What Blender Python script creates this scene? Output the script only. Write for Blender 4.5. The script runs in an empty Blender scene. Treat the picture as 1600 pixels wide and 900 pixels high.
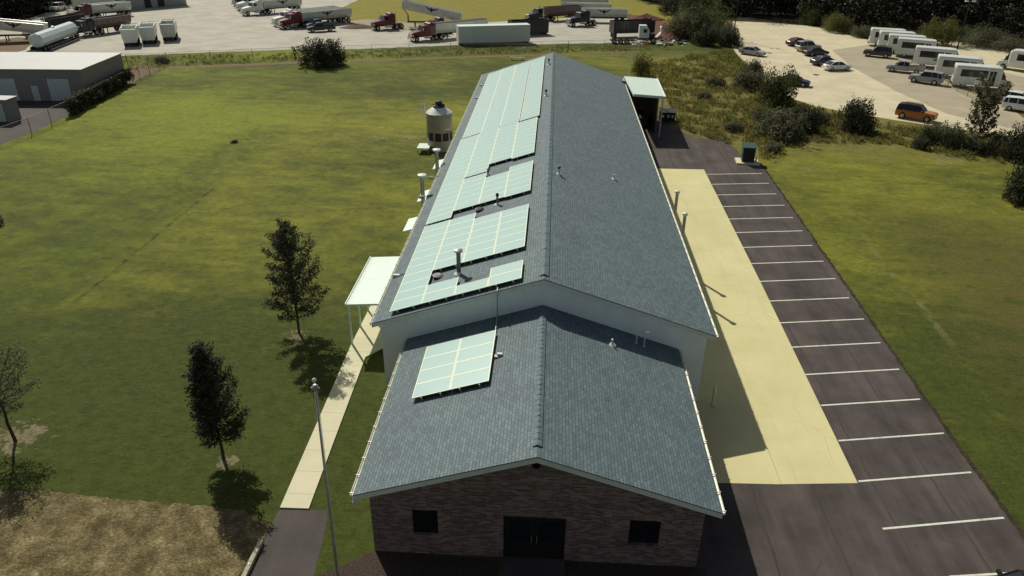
import bpy, math, random
from math import radians, sin, cos, pi, sqrt, atan2
from mathutils import Vector, Matrix
random.seed(7)
S = bpy.context.scene
COL = S.collection
# ------------------------------------------------------------------ camera
F, CX, CZ, YAW, PITCH, ROLL = 1149.97, 0.0969, 23.97, -0.0515, -0.4821, 0.0114
fwd = Vector((sin(YAW)*cos(PITCH), cos(YAW)*cos(PITCH), sin(PITCH)))
rt0 = Vector((cos(YAW), -sin(YAW), 0)); up0 = rt0.cross(fwd)
rt = cos(ROLL)*rt0 + sin(ROLL)*up0; upv = -sin(ROLL)*rt0 + cos(ROLL)*up0
CAMP = Vector((CX, 0, CZ))
cd = bpy.data.cameras.new('camera'); cam = bpy.data.objects.new('camera', cd); COL.objects.link(cam)
cd.sensor_width = 36; cd.lens = F/1600*36; cd.clip_end = 6000; cd.clip_start = .5
m3 = Matrix((rt, upv, -fwd)).transposed()
cam.matrix_world = Matrix.Translation(CAMP) @ m3.to_4x4()
S.camera = cam
# ------------------------------------------------------------------ light
SUN = Vector((-.539, .889, 1.0)).normalized()
EL = math.asin(SUN.z); AZ = atan2(SUN.x, SUN.y)
w = bpy.data.worlds.new('World'); S.world = w; w.use_nodes = True
nt = w.node_tree; nt.nodes.clear()
sky = nt.nodes.new('ShaderNodeTexSky'); sky.sky_type = 'NISHITA'; sky.sun_disc = False
sky.sun_elevation = EL; sky.sun_rotation = AZ; sky.dust_density = 1.5; sky.ozone_density = 1.0
bg = nt.nodes.new('ShaderNodeBackground'); bg.inputs[1].default_value = .068
ow = nt.nodes.new('ShaderNodeOutputWorld')
mxs = nt.nodes.new('ShaderNodeMix'); mxs.data_type = 'RGBA'; mxs.inputs[0].default_value = .5
bwn = nt.nodes.new('ShaderNodeRGBToBW'); nt.links.new(sky.outputs[0], bwn.inputs[0]); nt.links.new(sky.outputs[0], mxs.inputs[6]); nt.links.new(bwn.outputs[0], mxs.inputs[7])
nt.links.new(mxs.outputs[2], bg.inputs[0]); nt.links.new(bg.outputs[0], ow.inputs[0])
ld = bpy.data.lights.new('sun', 'SUN'); ld.energy = 4.5; ld.angle = radians(.5); ld.color = (1, .93, .80)
lo = bpy.data.objects.new('sun', ld); COL.objects.link(lo)
lo.rotation_euler = (-SUN).to_track_quat('-Z', 'Y').to_euler(); lo.location = (0, 0, 60)
S.view_settings.view_transform = 'Standard'; S.view_settings.look = 'None'
S.view_settings.exposure = -0.15; S.view_settings.gamma = 1; S.view_settings.use_curve_mapping = False

# ------------------------------------------------------------------ measuring helpers
def ray(px, py): return fwd + (px-800)/F*rt - (py-450)/F*upv
def G(px, py, z=0.):
    d = ray(px, py); t = (z-CZ)/d.z; return CAMP + t*d
def H(x, y, py):           # height above (x,y) that shows at picture row py
    a, b = 0., 60.
    def f(z):
        d = Vector((x, y, z))-CAMP; return 450-F*d.dot(upv)/d.dot(fwd)
    for _ in range(50):
        m = (a+b)/2
        if f(m) > py: a = m
        else: b = m
    return a
# ------------------------------------------------------------------ materials
class NT:
    def __init__(s, name):
        s.m = bpy.data.materials.new(name); s.m.use_nodes = True; s.t = s.m.node_tree
        s.b = s.t.nodes['Principled BSDF']; s.out = s.t.nodes['Material Output']
    def n(s, typ, ins=None, **kw):
        nd = s.t.nodes.new(typ)
        for k, v in kw.items(): setattr(nd, k, v)
        for k, v in (ins or {}).items():
            if isinstance(v, bpy.types.NodeSocket): s.t.links.new(v, nd.inputs[k])
            else: nd.inputs[k].default_value = v
        return nd
    def co(s): return s.n('ShaderNodeTexCoord').outputs['Object']
    def geo(s): return s.n('ShaderNodeNewGeometry').outputs['Position']
    def map(s, v, sc=(1, 1, 1), rot=(0, 0, 0), loc=(0, 0, 0)):
        return s.n('ShaderNodeMapping', {0: v, 'Scale': sc, 'Rotation': rot, 'Location': loc}).outputs[0]
    def noise(s, v, scale, detail=4, rough=.55):
        return s.n('ShaderNodeTexNoise', {'Vector': v, 'Scale': scale, 'Detail': detail, 'Roughness': rough}).outputs[0]
    def ramp(s, f, stops):
        nd = s.n('ShaderNodeValToRGB', {0: f}); cr = nd.color_ramp
        while len(cr.elements) < len(stops): cr.elements.new(.5)
        for e, (p, c) in zip(cr.elements, stops): e.position = p; e.color = (*c, 1) if len(c) == 3 else c
        return nd.outputs[0]
    def mr(s, f, a, b, c=0., d=1.):
        return s.n('ShaderNodeMapRange', {0: f, 1: a, 2: b, 3: c, 4: d}, interpolation_type='SMOOTHSTEP').outputs[0]
    def mth(s, op, a, b=0.):
        return s.n('ShaderNodeMath', {0: a, 1: b}, operation=op).outputs[0]
    def mix(s, f, a, b, mode='MIX'):
        nd = s.n('ShaderNodeMix', data_type='RGBA', blend_type=mode)
        for i, v in ((0, f), (6, a), (7, b)):
            if isinstance(v, bpy.types.NodeSocket): s.t.links.new(v, nd.inputs[i])
            else: nd.inputs[i].default_value = v if i == 0 else ((*v, 1) if len(v) == 3 else v)
        return nd.outputs[2]
    def bump(s, h, st=.3, dist=.05):
        s.t.links.new(s.n('ShaderNodeBump', {'Height': h, 'Strength': st, 'Distance': dist}).outputs[0], s.b.inputs['Normal'])
    def fin(s, col=None, rough=.8, spec=.3, metal=0.):
        for k, v in (('Base Color', col), ('Roughness', rough), ('Specular IOR Level', spec), ('Metallic', metal)):
            if v is None: continue
            if isinstance(v, bpy.types.NodeSocket): s.t.links.new(v, s.b.inputs[k])
            else: s.b.inputs[k].default_value = (*v, 1) if k == 'Base Color' else v
        return s.m
def simple(name, col, rough=.6, spec=.4, metal=0., var=.18, sc=3., dirt=0.):
    t = NT(name); g = t.geo() if sc < 0 else t.co()
    a = t.noise(g, abs(sc), 5, .6)
    c = t.ramp(a, [(.3, tuple(x*(1-var) for x in col)), (.7, tuple(min(1, x*(1+var)) for x in col))])
    if dirt:
        d = t.noise(t.map(g, (1, 1, .25)), 2.2, 6, .7)
        c = t.mix(t.mr(d, .5, .75, 0, dirt), c, (.10, .085, .06))
    return t.fin(c, rough, spec, metal)
M = {}
def grass():
    t = NT('grass'); P = t.co()
    sep = t.n('ShaderNodeSeparateXYZ', {0: P}); X, Y = sep.outputs[0], sep.outputs[1]
    n1 = t.noise(P, .045, 6, .6); n2 = t.noise(t.map(P, (1, 1.6, 1), (0, 0, .5)), .35, 8, .65)
    n3 = t.noise(P, 5., 6, .8); n4 = t.noise(P, 1.4, 6, .7)
    st = t.noise(t.map(P, (.05, .9, 1), (0, 0, -.10)), 1.0, 5, .6)      # mowing direction
    green = t.ramp(n4, [(.3, (.043, .057, .012)), (.7, (.080, .103, .018))])
    _a, _b = G(430, 195), G(30, 470); _d = (_b-_a).normalized()
    sd = t.mth('ADD', t.mth('MULTIPLY', X, -_d.y), t.mth('MULTIPLY', Y, _d.x)); sd = t.mth('SUBTRACT', sd, -_d.y*_a.x+_d.x*_a.y)
    sd = t.mth('ADD', sd, t.mth('MULTIPLY', t.mth('SUBTRACT', n1, .5), 5.))
    yel = t.mix(t.mr(sd, -4, 6), t.ramp(n4, [(.3, (.165, .205, .018)), (.7, (.265, .300, .032))]), t.ramp(n4, [(.3, (.190, .208, .022)), (.7, (.310, .308, .044))]))
    if True:
        _s = 1 if (-_d.y*(G(600, 450).x-_a.x)+_d.x*(G(600, 450).y-_a.y)) > 0 else -1
        if _s < 0: yel = t.mix(t.mr(sd, -6, 4), t.ramp(n4, [(.3, (.190, .208, .022)), (.7, (.310, .308, .044))]), t.ramp(n4, [(.3, (.165, .205, .018)), (.7, (.265, .300, .032))]))
    big = t.noise(t.map(P, (.6, 1, 1), (0, 0, .3), (13, 4, 0)), .03, 4, .6)
    k = t.mth('ADD', t.mth('MULTIPLY', n1, .55), t.mth('ADD', t.mth('MULTIPLY', n2, .68), t.mth('MULTIPLY', st, .20)))
    k = t.mth('ADD', k, t.mth('MULTIPLY', t.mth('SUBTRACT', big, .5), 1.3))
    k = t.mth('ADD', k, t.mr(Y, 22, 58, -.30, .12)); k = t.mth('ADD', k, t.mr(Y, 92, 108, 0, -.16))
    c = t.mix(t.mr(k, .50, 1.12), green, yel)
    bn = t.mth('MULTIPLY', t.mth('MULTIPLY', t.mr(X, 23, 33), t.mr(Y, 50, 72, 1, 0)), t.mr(n2, .30, .58))
    c = t.mix(t.mth('MULTIPLY', bn, .85), c, (.105, .092, .030))
    # far meadow beyond the yard
    c = t.mix(t.mr(Y, 158, 175), c, t.ramp(n2, [(.3, (.19, .19, .026)), (.7, (.29, .25, .045))]))
    # rough ground between the lot and the fields
    e = t.noise(P, .12, 5, .6)
    xr = t.mth('ADD', X, t.mth('MULTIPLY', e, 8.)); yr = t.mth('ADD', Y, t.mth('MULTIPLY', e, 14.))
    m = t.mth('MULTIPLY', t.mth('MULTIPLY', t.mr(xr, 13, 20), t.mr(yr, 82, 92)), t.mr(yr, 136, 150, 1, 0))
    rough = t.ramp(t.mth('ADD', t.mth('MULTIPLY', t.noise(P, .8, 7, .75), .6), t.mth('MULTIPLY', t.noise(P, .11, 4, .6), .4)), [(.32, (.065, .070, .018)), (.50, (.17, .155, .042)), (.66, (.30, .25, .08))])
    # bare soil: under the young trees and at the worn spots
    spots = [(464, 524, .9, .62), (357, 720, .8, .62), (28, 684, 1.7, .62), (1080, 203, 2.4, .5), (1060, 197, 1.4, .5), (640, 214, 2.2, .44), (590, 216, 2.0, .40), (668, 226, 2.0, .5), (540, 215, 1.6, .38), (1270, 265, 2.0, .38), (1480, 250, 3.0, .42), (415, 545, .6, .4)]
    sm = None; jn = t.noise(P, 1.6, 7, .8)
    for (px, py, r_, am) in spots:
        g_ = G(px, py); dx = t.mth('SUBTRACT', X, g_.x); dy = t.mth('SUBTRACT', Y, g_.y)
        q_ = t.mth('SQRT', t.mth('ADD', t.mth('MULTIPLY', dx, dx), t.mth('MULTIPLY', dy, dy)))
        v_ = t.mth('ADD', t.mth('MULTIPLY', t.mr(q_, r_*.2, r_*1.4, 1, 0), am), t.mth('MULTIPLY', t.mth('SUBTRACT', jn, .5), 3.2))
        v_ = t.mth('MULTIPLY', t.mr(v_, .42, .60), t.mr(q_, r_*.9, r_*1.5, 1, 0))
        sm = v_ if sm is None else t.mth('MAXIMUM', sm, v_)
    soilc = t.ramp(t.noise(P, 7, 4, .8), [(.3, (.13, .10, .06)), (.6, (.30, .26, .17))])
    c = t.mix(m, c, rough)
    c = t.mix(t.mth('MULTIPLY', sm, .85), c, soilc)
    # worn bare flecks
    fl = t.mth('MULTIPLY', t.mr(t.noise(P, .9, 8, .75), .66, .72), t.mr(n1, .5, .6))
    c = t.mix(fl, c, (.19, .165, .08))
    # old wheel lines in the left field (dark thatch) and one pale dry line at the right
    for (a, b, wd, colr, am) in ((G(430, 195), G(-60, 530), 2.6, (.052, .078, .013), .62), (G(342, 288), G(120, 470), .14, (.02, .026, .008), .75), (G(330, 250), G(0, 400), .8, (.05, .068, .012), .4),
                                 (G(1345, 365), G(1480, 530), .20, (.27, .24, .11), .45), (G(380, 335), G(645, 322), .10, (.03, .035, .01), .6), (G(0, 340), G(330, 322), .08, (.03, .035, .01), .4)):
        d = (b-a).normalized(); nx, ny = -d.y, d.x
        dist = t.mth('ADD', t.mth('ADD', t.mth('MULTIPLY', X, nx), t.mth('MULTIPLY', Y, ny)), -(a.x*nx+a.y*ny))
        dist = t.mth('ABSOLUTE', t.mth('ADD', dist, t.mth('MULTIPLY', t.mth('SUBTRACT', t.noise(P, .25, 5, .7), .5), 3.0 if wd > .5 else (.5 if am > .72 else 1.6))))
        al = t.mth('ADD', t.mth('MULTIPLY', X, d.x), t.mth('MULTIPLY', Y, d.y)); al = t.mth('SUBTRACT', al, a.x*d.x+a.y*d.y)
        L = (b-a).length
        mk = t.mth('MULTIPLY', t.mr(dist, wd*.4, wd*1.8, 1, 0), t.mth('MULTIPLY', t.mr(al, -2, 3), t.mr(al, L-3, L+3, 1, 0)))
        mk = t.mth('MULTIPLY', mk, t.mr(t.noise(P, .6, 6, .75), .44, .58, .05 if wd < .3 else .35, 1))
        c = t.mix(t.mth('MULTIPLY', mk, am), c, colr)
    c = t.mix(.9, c, t.ramp(n3, [(.22, (.55, .55, .55)), (.46, (1, 1, 1)), (.75, (1.0, 1.0, 1.0))]), 'MULTIPLY')
    c = t.mix(t.mr(t.noise(P, 9, 3, .8), .58, .75, 0, .5), c, (.22, .20, .07))
    n5 = t.noise(t.map(P, (1, 2.2, 1), (0, 0, .12)), 1.7, 5, .75); n6 = t.noise(t.map(P, (1, 1.5, 1)), 6.5, 3, .8)
    c = t.mix(1., c, t.ramp(n5, [(.30, (.62, .64, .60)), (.5, (.97, .97, .97)), (.66, (1.0, 1.0, 1.0))]), 'MULTIPLY')
    c = t.mix(t.mr(n6, .55, .70, 0, .35), c, (.17, .17, .05)); c = t.mix(t.mr(n6, .44, .32, 0, .55), c, (.02, .028, .006))
    t.bump(t.mth('ADD', n3, t.mth('MULTIPLY', n4, .8)), .55, .12)
    return t.fin(c, .9, .12)
M['grass'] = grass()
def dry():
    t = NT('dry_grass'); P = t.co()
    n = t.mth('ADD', t.mth('MULTIPLY', t.noise(P, 1.1, 5, .7), .5), t.mth('MULTIPLY', t.noise(t.map(P, (1, 1.6, 1)), 7.0, 5, .8), .5)); n2 = t.noise(P, 9, 6, .8)
    c = t.ramp(n, [(.36, (.062, .052, .024)), (.46, (.130, .106, .048)), (.54, (.235, .195, .095)), (.64, (.48, .41, .24))])
    c = t.mix(.9, c, t.ramp(n2, [(.3, (.35, .35, .3)), (.55, (1, 1, 1))]), 'MULTIPLY')
    t.bump(n2, .6, .12); return t.fin(c, .95, .1)
M['dry'] = dry()
def asphalt(name, a, b, jointrot=0., joints=True):
    t = NT(name); P = t.co()
    n = t.noise(P, .35, 7, .65); n2 = t.noise(P, 14, 5, .8)
    stn = t.noise(t.map(P, (1.2, .10, 1), (0, 0, jointrot)), 1.0, 6, .6)
    c = t.ramp(t.mth('ADD', t.mth('MULTIPLY', n, .55), t.mth('MULTIPLY', stn, .45)), [(.36, a), (.64, b)])
    c = t.mix(.5, c, t.ramp(n2, [(.3, (.6, .6, .6)), (.7, (1, 1, 1))]), 'MULTIPLY')
    # oil drips
    c = t.mix(t.mr(t.noise(P, .9, 4, .6), .66, .78, 0, .55), c, tuple(x*.35 for x in a))
    if joints:   # paving seams every ~2.9 m with sealed cracks
        sx = t.n('ShaderNodeSeparateXYZ', {0: P}).outputs[0]
        w_ = t.mth('ADD', sx, t.mth('MULTIPLY', t.noise(P, .5, 6, .7), .35))
        fr = t.mth('ABSOLUTE', t.mth('SUBTRACT', t.mth('FRACT', t.mth('MULTIPLY', w_, .345)), .5))
        c = t.mix(t.mth('MULTIPLY', t.mth('MULTIPLY', t.mr(fr, .006, .024, 1, 0), t.mr(n, .40, .60, .15, 1)), .5), c, tuple(x*.4 for x in a))
        cr = t.n('ShaderNodeTexVoronoi', {'Vector': t.map(P, (1, .6, 1)), 'Scale': .12}, feature='DISTANCE_TO_EDGE').outputs[0]
        c = t.mix(t.mth('MULTIPLY', t.mr(cr, .0006, .0022, 1, 0), t.mr(n, .5, .62, 0, .6)), c, tuple(x*.35 for x in a))
    t.bump(n2, .3, .02); return t.fin(c, .85, .25)
M['asphalt'] = asphalt('asphalt', (.047, .039, .036), (.120, .102, .092))
M['drive'] = asphalt('drive_asphalt', (.060, .052, .048), (.105, .092, .084), joints=False)
def concrete(name, a, b, slab=0., stain=(.2, .18, .1), sx_=1., ang=0., seam=False):
    t = NT(name); P = t.co(); n = t.noise(P, .25, 8, .65); n2 = t.noise(P, 20, 4, .8)
    c = t.ramp(n, [(.34, a), (.66, b)])
    c = t.mix(.3, c, t.ramp(n2, [(.3, (.7, .7, .7)), (.7, (1, 1, 1))]), 'MULTIPLY')
    c = t.mix(t.mr(t.noise(t.map(P, (.4, 1.3, 1)), .5, 8, .7), .56, .78, 0, .45), c, stain)
    if slab:
        q = t.map(P, (1, 1, 1), (0, 0, ang))
        sp = t.n('ShaderNodeSeparateXYZ', {0: q})
        for i, sc in ((0, sx_), (1, slab)):
            fr = t.mth('ABSOLUTE', t.mth('SUBTRACT', t.mth('FRACT', t.mth('DIVIDE', sp.outputs[i], sc)), .5))
            c = t.mix(t.mth('MULTIPLY', t.mr(t.mth('MULTIPLY', fr, sc), .008, .03, 1, 0), .5), c, tuple(x*.45 for x in a))
    if seam:
        sp = t.n('ShaderNodeSeparateXYZ', {0: P}); wv = t.mth('MULTIPLY', t.noise(P, .7, 5, .7), .25)
        q_ = t.mth('ABSOLUTE', t.mth('SUBTRACT', t.mth('ADD', sp.outputs[0], wv), 11.55))
        c = t.mix(t.mth('MULTIPLY', t.mr(q_, .006, .03, 1, 0), .5), c, (.25, .22, .12))
        cr = t.n('ShaderNodeTexVoronoi', {'Vector': t.mix(.12, P, t.n('ShaderNodeTexNoise', {'Vector': P, 'Scale': 1.5}).outputs[1]), 'Scale': .16}, feature='DISTANCE_TO_EDGE').outputs[0]
        c = t.mix(t.mth('MULTIPLY', t.mr(cr, .0004, .0018, 1, 0), t.mr(n, .48, .6, 0, .6)), c, (.2, .17, .1))
        c = t.mix(t.mr(t.noise(t.map(P, (1.6, .07, 1)), 1.0, 5, .6), .52, .72, 0, .30), c, (.44, .40, .24))
    t.bump(n2, .15, .01); return t.fin(c, .85, .2)
M['concrete'] = concrete('pale_concrete', (.60, .56, .29), (.70, .655, .36), stain=(.49, .44, .22), seam=True)
M['walk'] = concrete('walk_concrete', (.62, .60, .40), (.72, .69, .49), 1.5, (.45, .42, .26), 50.)
M['yardc'] = concrete('yard_surface', (.37, .36, .295), (.50, .485, .40), 0, (.26, .235, .17))
M['lotc'] = concrete('lot_concrete', (.54, .49, .33), (.66, .60, .42), 6., (.34, .29, .19), 6., .12)
M['lotb'] = concrete('lot_brown', (.36, .315, .225), (.45, .40, .29), 6., (.25, .21, .15), 6., .12)
M['stripe'] = simple('stripe_paint', (.66, .70, .60), .7, .3, var=.1, sc=6, dirt=.55)
M['soil'] = simple('soil', (.19, .14, .09), .95, .1, var=.5, sc=5)
M['redsoil'] = simple('red_soil', (.15, .075, .05), .95, .1, var=.45, sc=2)
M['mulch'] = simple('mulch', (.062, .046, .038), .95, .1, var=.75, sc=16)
M['gravel'] = simple('gravel_dust', (.33, .30, .22), .95, .1, var=.5, sc=5)
def shingle():
    t = NT('shingles'); P = t.co(); s_ = t.n('ShaderNodeSeparateXYZ', {0: P})
    v = t.n('ShaderNodeCombineXYZ', {0: s_.outputs[1], 1: t.mth('MULTIPLY', s_.outputs[0], 1.054)}).outputs[0]
    br = t.n('ShaderNodeTexBrick', {'Vector': v, 'Color1': (.128, .182, .197, 1), 'Color2': (.188, .258, .272, 1), 'Mortar': (.065, .10, .107, 1),
             'Scale': 1., 'Mortar Size': .012, 'Mortar Smooth': .3, 'Bias': 0., 'Brick Width': .33, 'Row Height': .145}, offset=.5)
    n = t.noise(P, .5, 7, .65); n2 = t.noise(t.map(P, (1, 3, 1)), 2.2, 6, .7)
    c = t.mix(.8, br.outputs[0], t.ramp(t.mth('ADD', t.mth('MULTIPLY', n, .5), t.mth('MULTIPLY', n2, .5)), [(.35, (.68, .69, .72)), (.65, (1.0, 1.0, 1.0))]), 'MULTIPLY')
    c = t.mix(.5, c, t.ramp(t.noise(P, 30, 3, .8), [(.3, (.6, .6, .6)), (.7, (1, 1, 1))]), 'MULTIPLY')
    t.bump(br.outputs['Fac'], .5, -.02); return t.fin(c, .75, .35)
M['shingle'] = shingle()
M['capshingle'] = simple('cap_shingle', (.120, .175, .185), .8, .3, var=.3, sc=6)
def brick(name, ax):
    t = NT(name); P = t.co(); s_ = t.n('ShaderNodeSeparateXYZ', {0: P})
    v = t.n('ShaderNodeCombineXYZ', {0: s_.outputs[ax], 1: s_.outputs[2]}).outputs[0]
    br = t.n('ShaderNodeTexBrick', {'Vector': v, 'Color1': (.15, .098, .082, 1), 'Color2': (.42, .30, .255, 1), 'Mortar': (.34, .30, .27, 1),
             'Scale': 1., 'Mortar Size': .007, 'Mortar Smooth': .2, 'Bias': -.25, 'Brick Width': .30, 'Row Height': .082}, offset=.5)
    c = t.mix(.8, br.outputs[0], t.ramp(t.noise(P, .8, 6, .7), [(.35, (.65, .62, .62)), (.65, (1, 1, 1))]), 'MULTIPLY')
    t.bump(br.outputs['Fac'], .6, -.01); return t.fin(c, .9, .15)
M['brickx'] = brick('brick_front', 0); M['bricky'] = brick('brick_side', 1)
M['wall'] = simple('pale_siding', (.84, .93, .88), .7, .3, var=.05, sc=.8, dirt=.10)
M['trim'] = simple('white_trim', (.74, .77, .70), .5, .4, var=.06, sc=2, dirt=.15)
M['gutter'] = simple('gutter_metal', (.72, .73, .60), .45, .5, var=.08, sc=4, dirt=.15)
M['canopy'] = simple('canopy_metal', (.60, .74, .66), .5, .5, var=.04, sc=1.5, dirt=.10)
def panelglass():
    t = NT('solar_glass'); P = t.co(); n = t.noise(P, .35, 4, .5)
    ri = t.n('ShaderNodeNewGeometry').outputs['Random Per Island']
    c = t.mix(ri, (.285, .475, .465), (.34, .53, .505))  # bright sky reflection painted into the glass colour as pale cyan
    c = t.mix(t.mr(n, .35, .65, 0, .3), c, (.37, .52, .46))
    return t.fin(c, .33, .55)
M['pglass'] = panelglass()
M['pframe'] = simple('panel_frame', (.72, .80, .60), .4, .5, var=.05)
M['black'] = simple('black_metal', (.02, .02, .022), .6, .4, var=.3)
M['dark'] = simple('dark_gap', (.012, .012, .014), .9, .1)
M['steel'] = simple('galvanised_steel', (.42, .42, .37), .45, .5, .5, var=.2)
M['vent'] = simple('vent_metal', (.20, .205, .20), .6, .4, .3, var=.3)
M['ventw'] = simple('vent_white', (.7, .74, .70), .5, .4)
M['silo'] = simple('silo_steel', (.33, .29, .24), .5, .4, .2, var=.12, sc=1., dirt=.35)
M['silod'] = simple('silo_dark', (.035, .03, .028), .7, .3)
M['shed'] = simple('grey_siding', (.27, .25, .245), .7, .3, var=.08, dirt=.1)
M['shedroof'] = simple('pale_metal_roof', (.34, .37, .35), .5, .4, var=.06, sc=.6)
M['shdoor'] = simple('pale_door', (.50, .60, .58), .6, .4, var=.05)
M['glass'] = NT('dark_glass').fin((.012, .014, .016), .12, .6)
M['door'] = simple('dark_door', (.016, .015, .015), .5, .4, var=.2)
M['green'] = simple('green_enamel', (.035, .085, .065), .5, .4, var=.15, dirt=.15)
M['fencem'] = simple('fence_wire', (.15, .15, .13), .6, .4, .3)
M['wood'] = simple('weathered_wood', (.40, .38, .28), .9, .15, var=.35, sc=6)
M['pole'] = simple('pole_aluminium', (.44, .44, .38), .5, .5, .4, var=.15)
M['tyre'] = simple('tyre_rubber', (.016, .016, .016), .85, .2)
M['rim'] = simple('wheel_rim', (.45, .46, .45), .35, .5, .6)
M['chrome'] = simple('chrome', (.6, .6, .58), .25, .5, .9)
M['frame'] = simple('chassis', (.035, .033, .033), .7, .3, dirt=.4)
M['head'] = simple('headlight_glass', (.7, .7, .66), .2, .6)
M['tail'] = simple('taillight_glass', (.30, .015, .012), .25, .5)
M['emblem'] = simple('emblem_dark', (.03, .03, .035), .5, .3)
M['grate'] = simple('yellow_post', (.80, .72, .50), .7, .3)
def paint(name, col, dirt=.12):
    M[name] = simple(name, col, .28, .5, 0, var=.05, sc=1.2, dirt=dirt); return M[name]
for k, c in dict(white=(.72, .76, .70), silver=(.38, .37, .36), blackp=(.018, .019, .023), navy=(.02, .028, .05), brown=(.06, .045, .038), orange=(.46, .165, .04),
                 grey=(.30, .31, .31), maroon=(.10, .015, .018), teal=(.03, .09, .10), red=(.16, .02, .022), trail=(.60, .62, .56), redbrown=(.16, .11, .10),
                 tank=(.58, .68, .66), darkred=(.07, .018, .02)).items():
    paint(k, c, .3 if k in ('trail', 'redbrown', 'tank') else .1)
def leafmat(name, a, b, tr=.25):
    t = NT(name); P = t.co(); ri = t.n('ShaderNodeNewGeometry').outputs['Random Per Island']
    n = t.noise(P, .7, 4, .6)
    k = t.mth('ADD', t.mth('MULTIPLY', n, .8), t.mth('MULTIPLY', ri, .45))
    c = t.ramp(k, [(.3, a), (.85, b)])
    t.fin(c, .6, .25)
    td = t.n('ShaderNodeBsdfTranslucent', {0: c}); mx = t.n('ShaderNodeMixShader', {0: tr, 1: t.b.outputs[0], 2: td.outputs[0]})
    t.t.links.new(mx.outputs[0], t.out.inputs[0]); return t.m
M['leafd'] = leafmat('leaves_dark', (.022, .027, .013), (.078, .084, .040), .2)
M['leafg'] = leafmat('leaves_green', (.030, .044, .013), (.115, .135, .038), .32)
M['leafo'] = leafmat('leaves_olive', (.045, .054, .026), (.18, .18, .095), .32)
M['leafy'] = leafmat('leaves_yellow', (.06, .075, .015), (.20, .20, .05))
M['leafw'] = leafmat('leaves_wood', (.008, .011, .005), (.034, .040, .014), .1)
M['bark'] = simple('bark', (.085, .068, .05), .95, .1, var=.35, sc=8)
M['weed'] = leafmat('weeds', (.09, .09, .025), (.30, .26, .09), .45)
M['weedg'] = leafmat('weeds_green', (.10, .12, .022), (.22, .22, .06), .5)
# ------------------------------------------------------------------ mesh helpers
class MB:
    def __init__(s): s.v = []; s.f = []; s.m = []
    def add(s, vs, fs, m=0, mat=None):
        o = len(s.v)
        for v in vs:
            v = Vector(v); s.v.append(mat @ v if mat else v)
        for f in fs: s.f.append([i+o for i in f]); s.m.append(m)
    def box(s, x0, x1, y0, y1, z0, z1, m=0, mat=None):
        s.add([(x0, y0, z0), (x1, y0, z0), (x1, y1, z0), (x0, y1, z0), (x0, y0, z1), (x1, y0, z1), (x1, y1, z1), (x0, y1, z1)],
              [(0, 3, 2, 1), (4, 5, 6, 7), (0, 1, 5, 4), (1, 2, 6, 5), (2, 3, 7, 6), (3, 0, 4, 7)], m, mat)
    def tube(s, a, b, r0, r1=None, n=12, m=0, caps=True, mat=None):
        a, b = Vector(a), Vector(b); r1 = r0 if r1 is None else r1
        d = (b-a).normalized(); u = d.orthogonal().normalized(); w_ = d.cross(u)
        vs = [a+(u*cos(2*pi*i/n)+w_*sin(2*pi*i/n))*r0 for i in range(n)]+[b+(u*cos(2*pi*i/n)+w_*sin(2*pi*i/n))*r1 for i in range(n)]
        fs = [(i, (i+1) % n, n+(i+1) % n, n+i) for i in range(n)]
        if caps: fs += [tuple(range(n-1, -1, -1)), tuple(range(n, 2*n))]
        s.add(vs, fs, m, mat)
    def path(s, pts, r, n=8, m=0):
        for a, b in zip(pts[:-1], pts[1:]): s.tube(a, b, r, r, n, m)
    def lathe(s, prof, c=(0, 0, 0), n=24, m=0):
        c = Vector(c); vs = []; fs = []
        for r, z in prof: vs += [c+Vector((r*cos(2*pi*i/n), r*sin(2*pi*i/n), z)) for i in range(n)]
        for k in range(len(prof)-1): fs += [(k*n+i, k*n+(i+1) % n, (k+1)*n+(i+1) % n, (k+1)*n+i) for i in range(n)]
        fs += [tuple(range(n-1, -1, -1)), tuple(range((len(prof)-1)*n, len(prof)*n))]
        s.add(vs, fs, m)
    def loft(s, secs, m=0, caps=True):
        n = len(secs[0]); vs = [p for sc in secs for p in sc]; fs = []
        for k in range(len(secs)-1): fs += [(k*n+i, k*n+(i+1) % n, (k+1)*n+(i+1) % n, (k+1)*n+i) for i in range(n)]
        if caps: fs += [tuple(range(n-1, -1, -1)), tuple(range((len(secs)-1)*n, len(secs)*n))]
        s.add(vs, fs, m)
    def prism(s, poly, z0, z1, m=0):
        n = len(poly); s.add([(x, y, z0) for x, y in poly]+[(x, y, z1) for x, y in poly],
            [tuple(range(n-1, -1, -1)), tuple(range(n, 2*n))]+[(i, (i+1) % n, n+(i+1) % n, n+i) for i in range(n)], m)
    def build(s, name, mats, parent=None, smooth=False, bevel=0., loc=None):
        me = bpy.data.meshes.new(name); me.from_pydata([tuple(v) for v in s.v], [], s.f)
        if not isinstance(mats, (list, tuple)): mats = [mats]
        for m in mats: me.materials.append(m)
        me.polygons.foreach_set('material_index', s.m)
        if smooth: me.polygons.foreach_set('use_smooth', [True]*len(s.f))
        me.update(); o = bpy.data.objects.new(name, me); COL.objects.link(o)
        if parent: o.parent = parent
        if loc: o.location = loc
        if bevel:
            b = o.modifiers.new('bevel', 'BEVEL'); b.width = bevel; b.segments = 2; b.limit_method = 'ANGLE'; b.angle_limit = radians(35)
        return o
def fixn(o):
    import bmesh
    bm = bmesh.new(); bm.from_mesh(o.data); bmesh.ops.recalc_face_normals(bm, faces=bm.faces); bm.to_mesh(o.data); bm.free(); return o
def tag(o, label, cat, group=None):
    o['label'] = label; o['category'] = cat
    if group: o['group'] = group
    return o
def thing(name, label, cat, loc=(0, 0, 0), rz=0., group=None):
    o = bpy.data.objects.new(name, None); COL.objects.link(o); o.location = loc; o.rotation_euler = (0, 0, rz); o.empty_display_size = .3
    return tag(o, label, cat, group)
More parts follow.
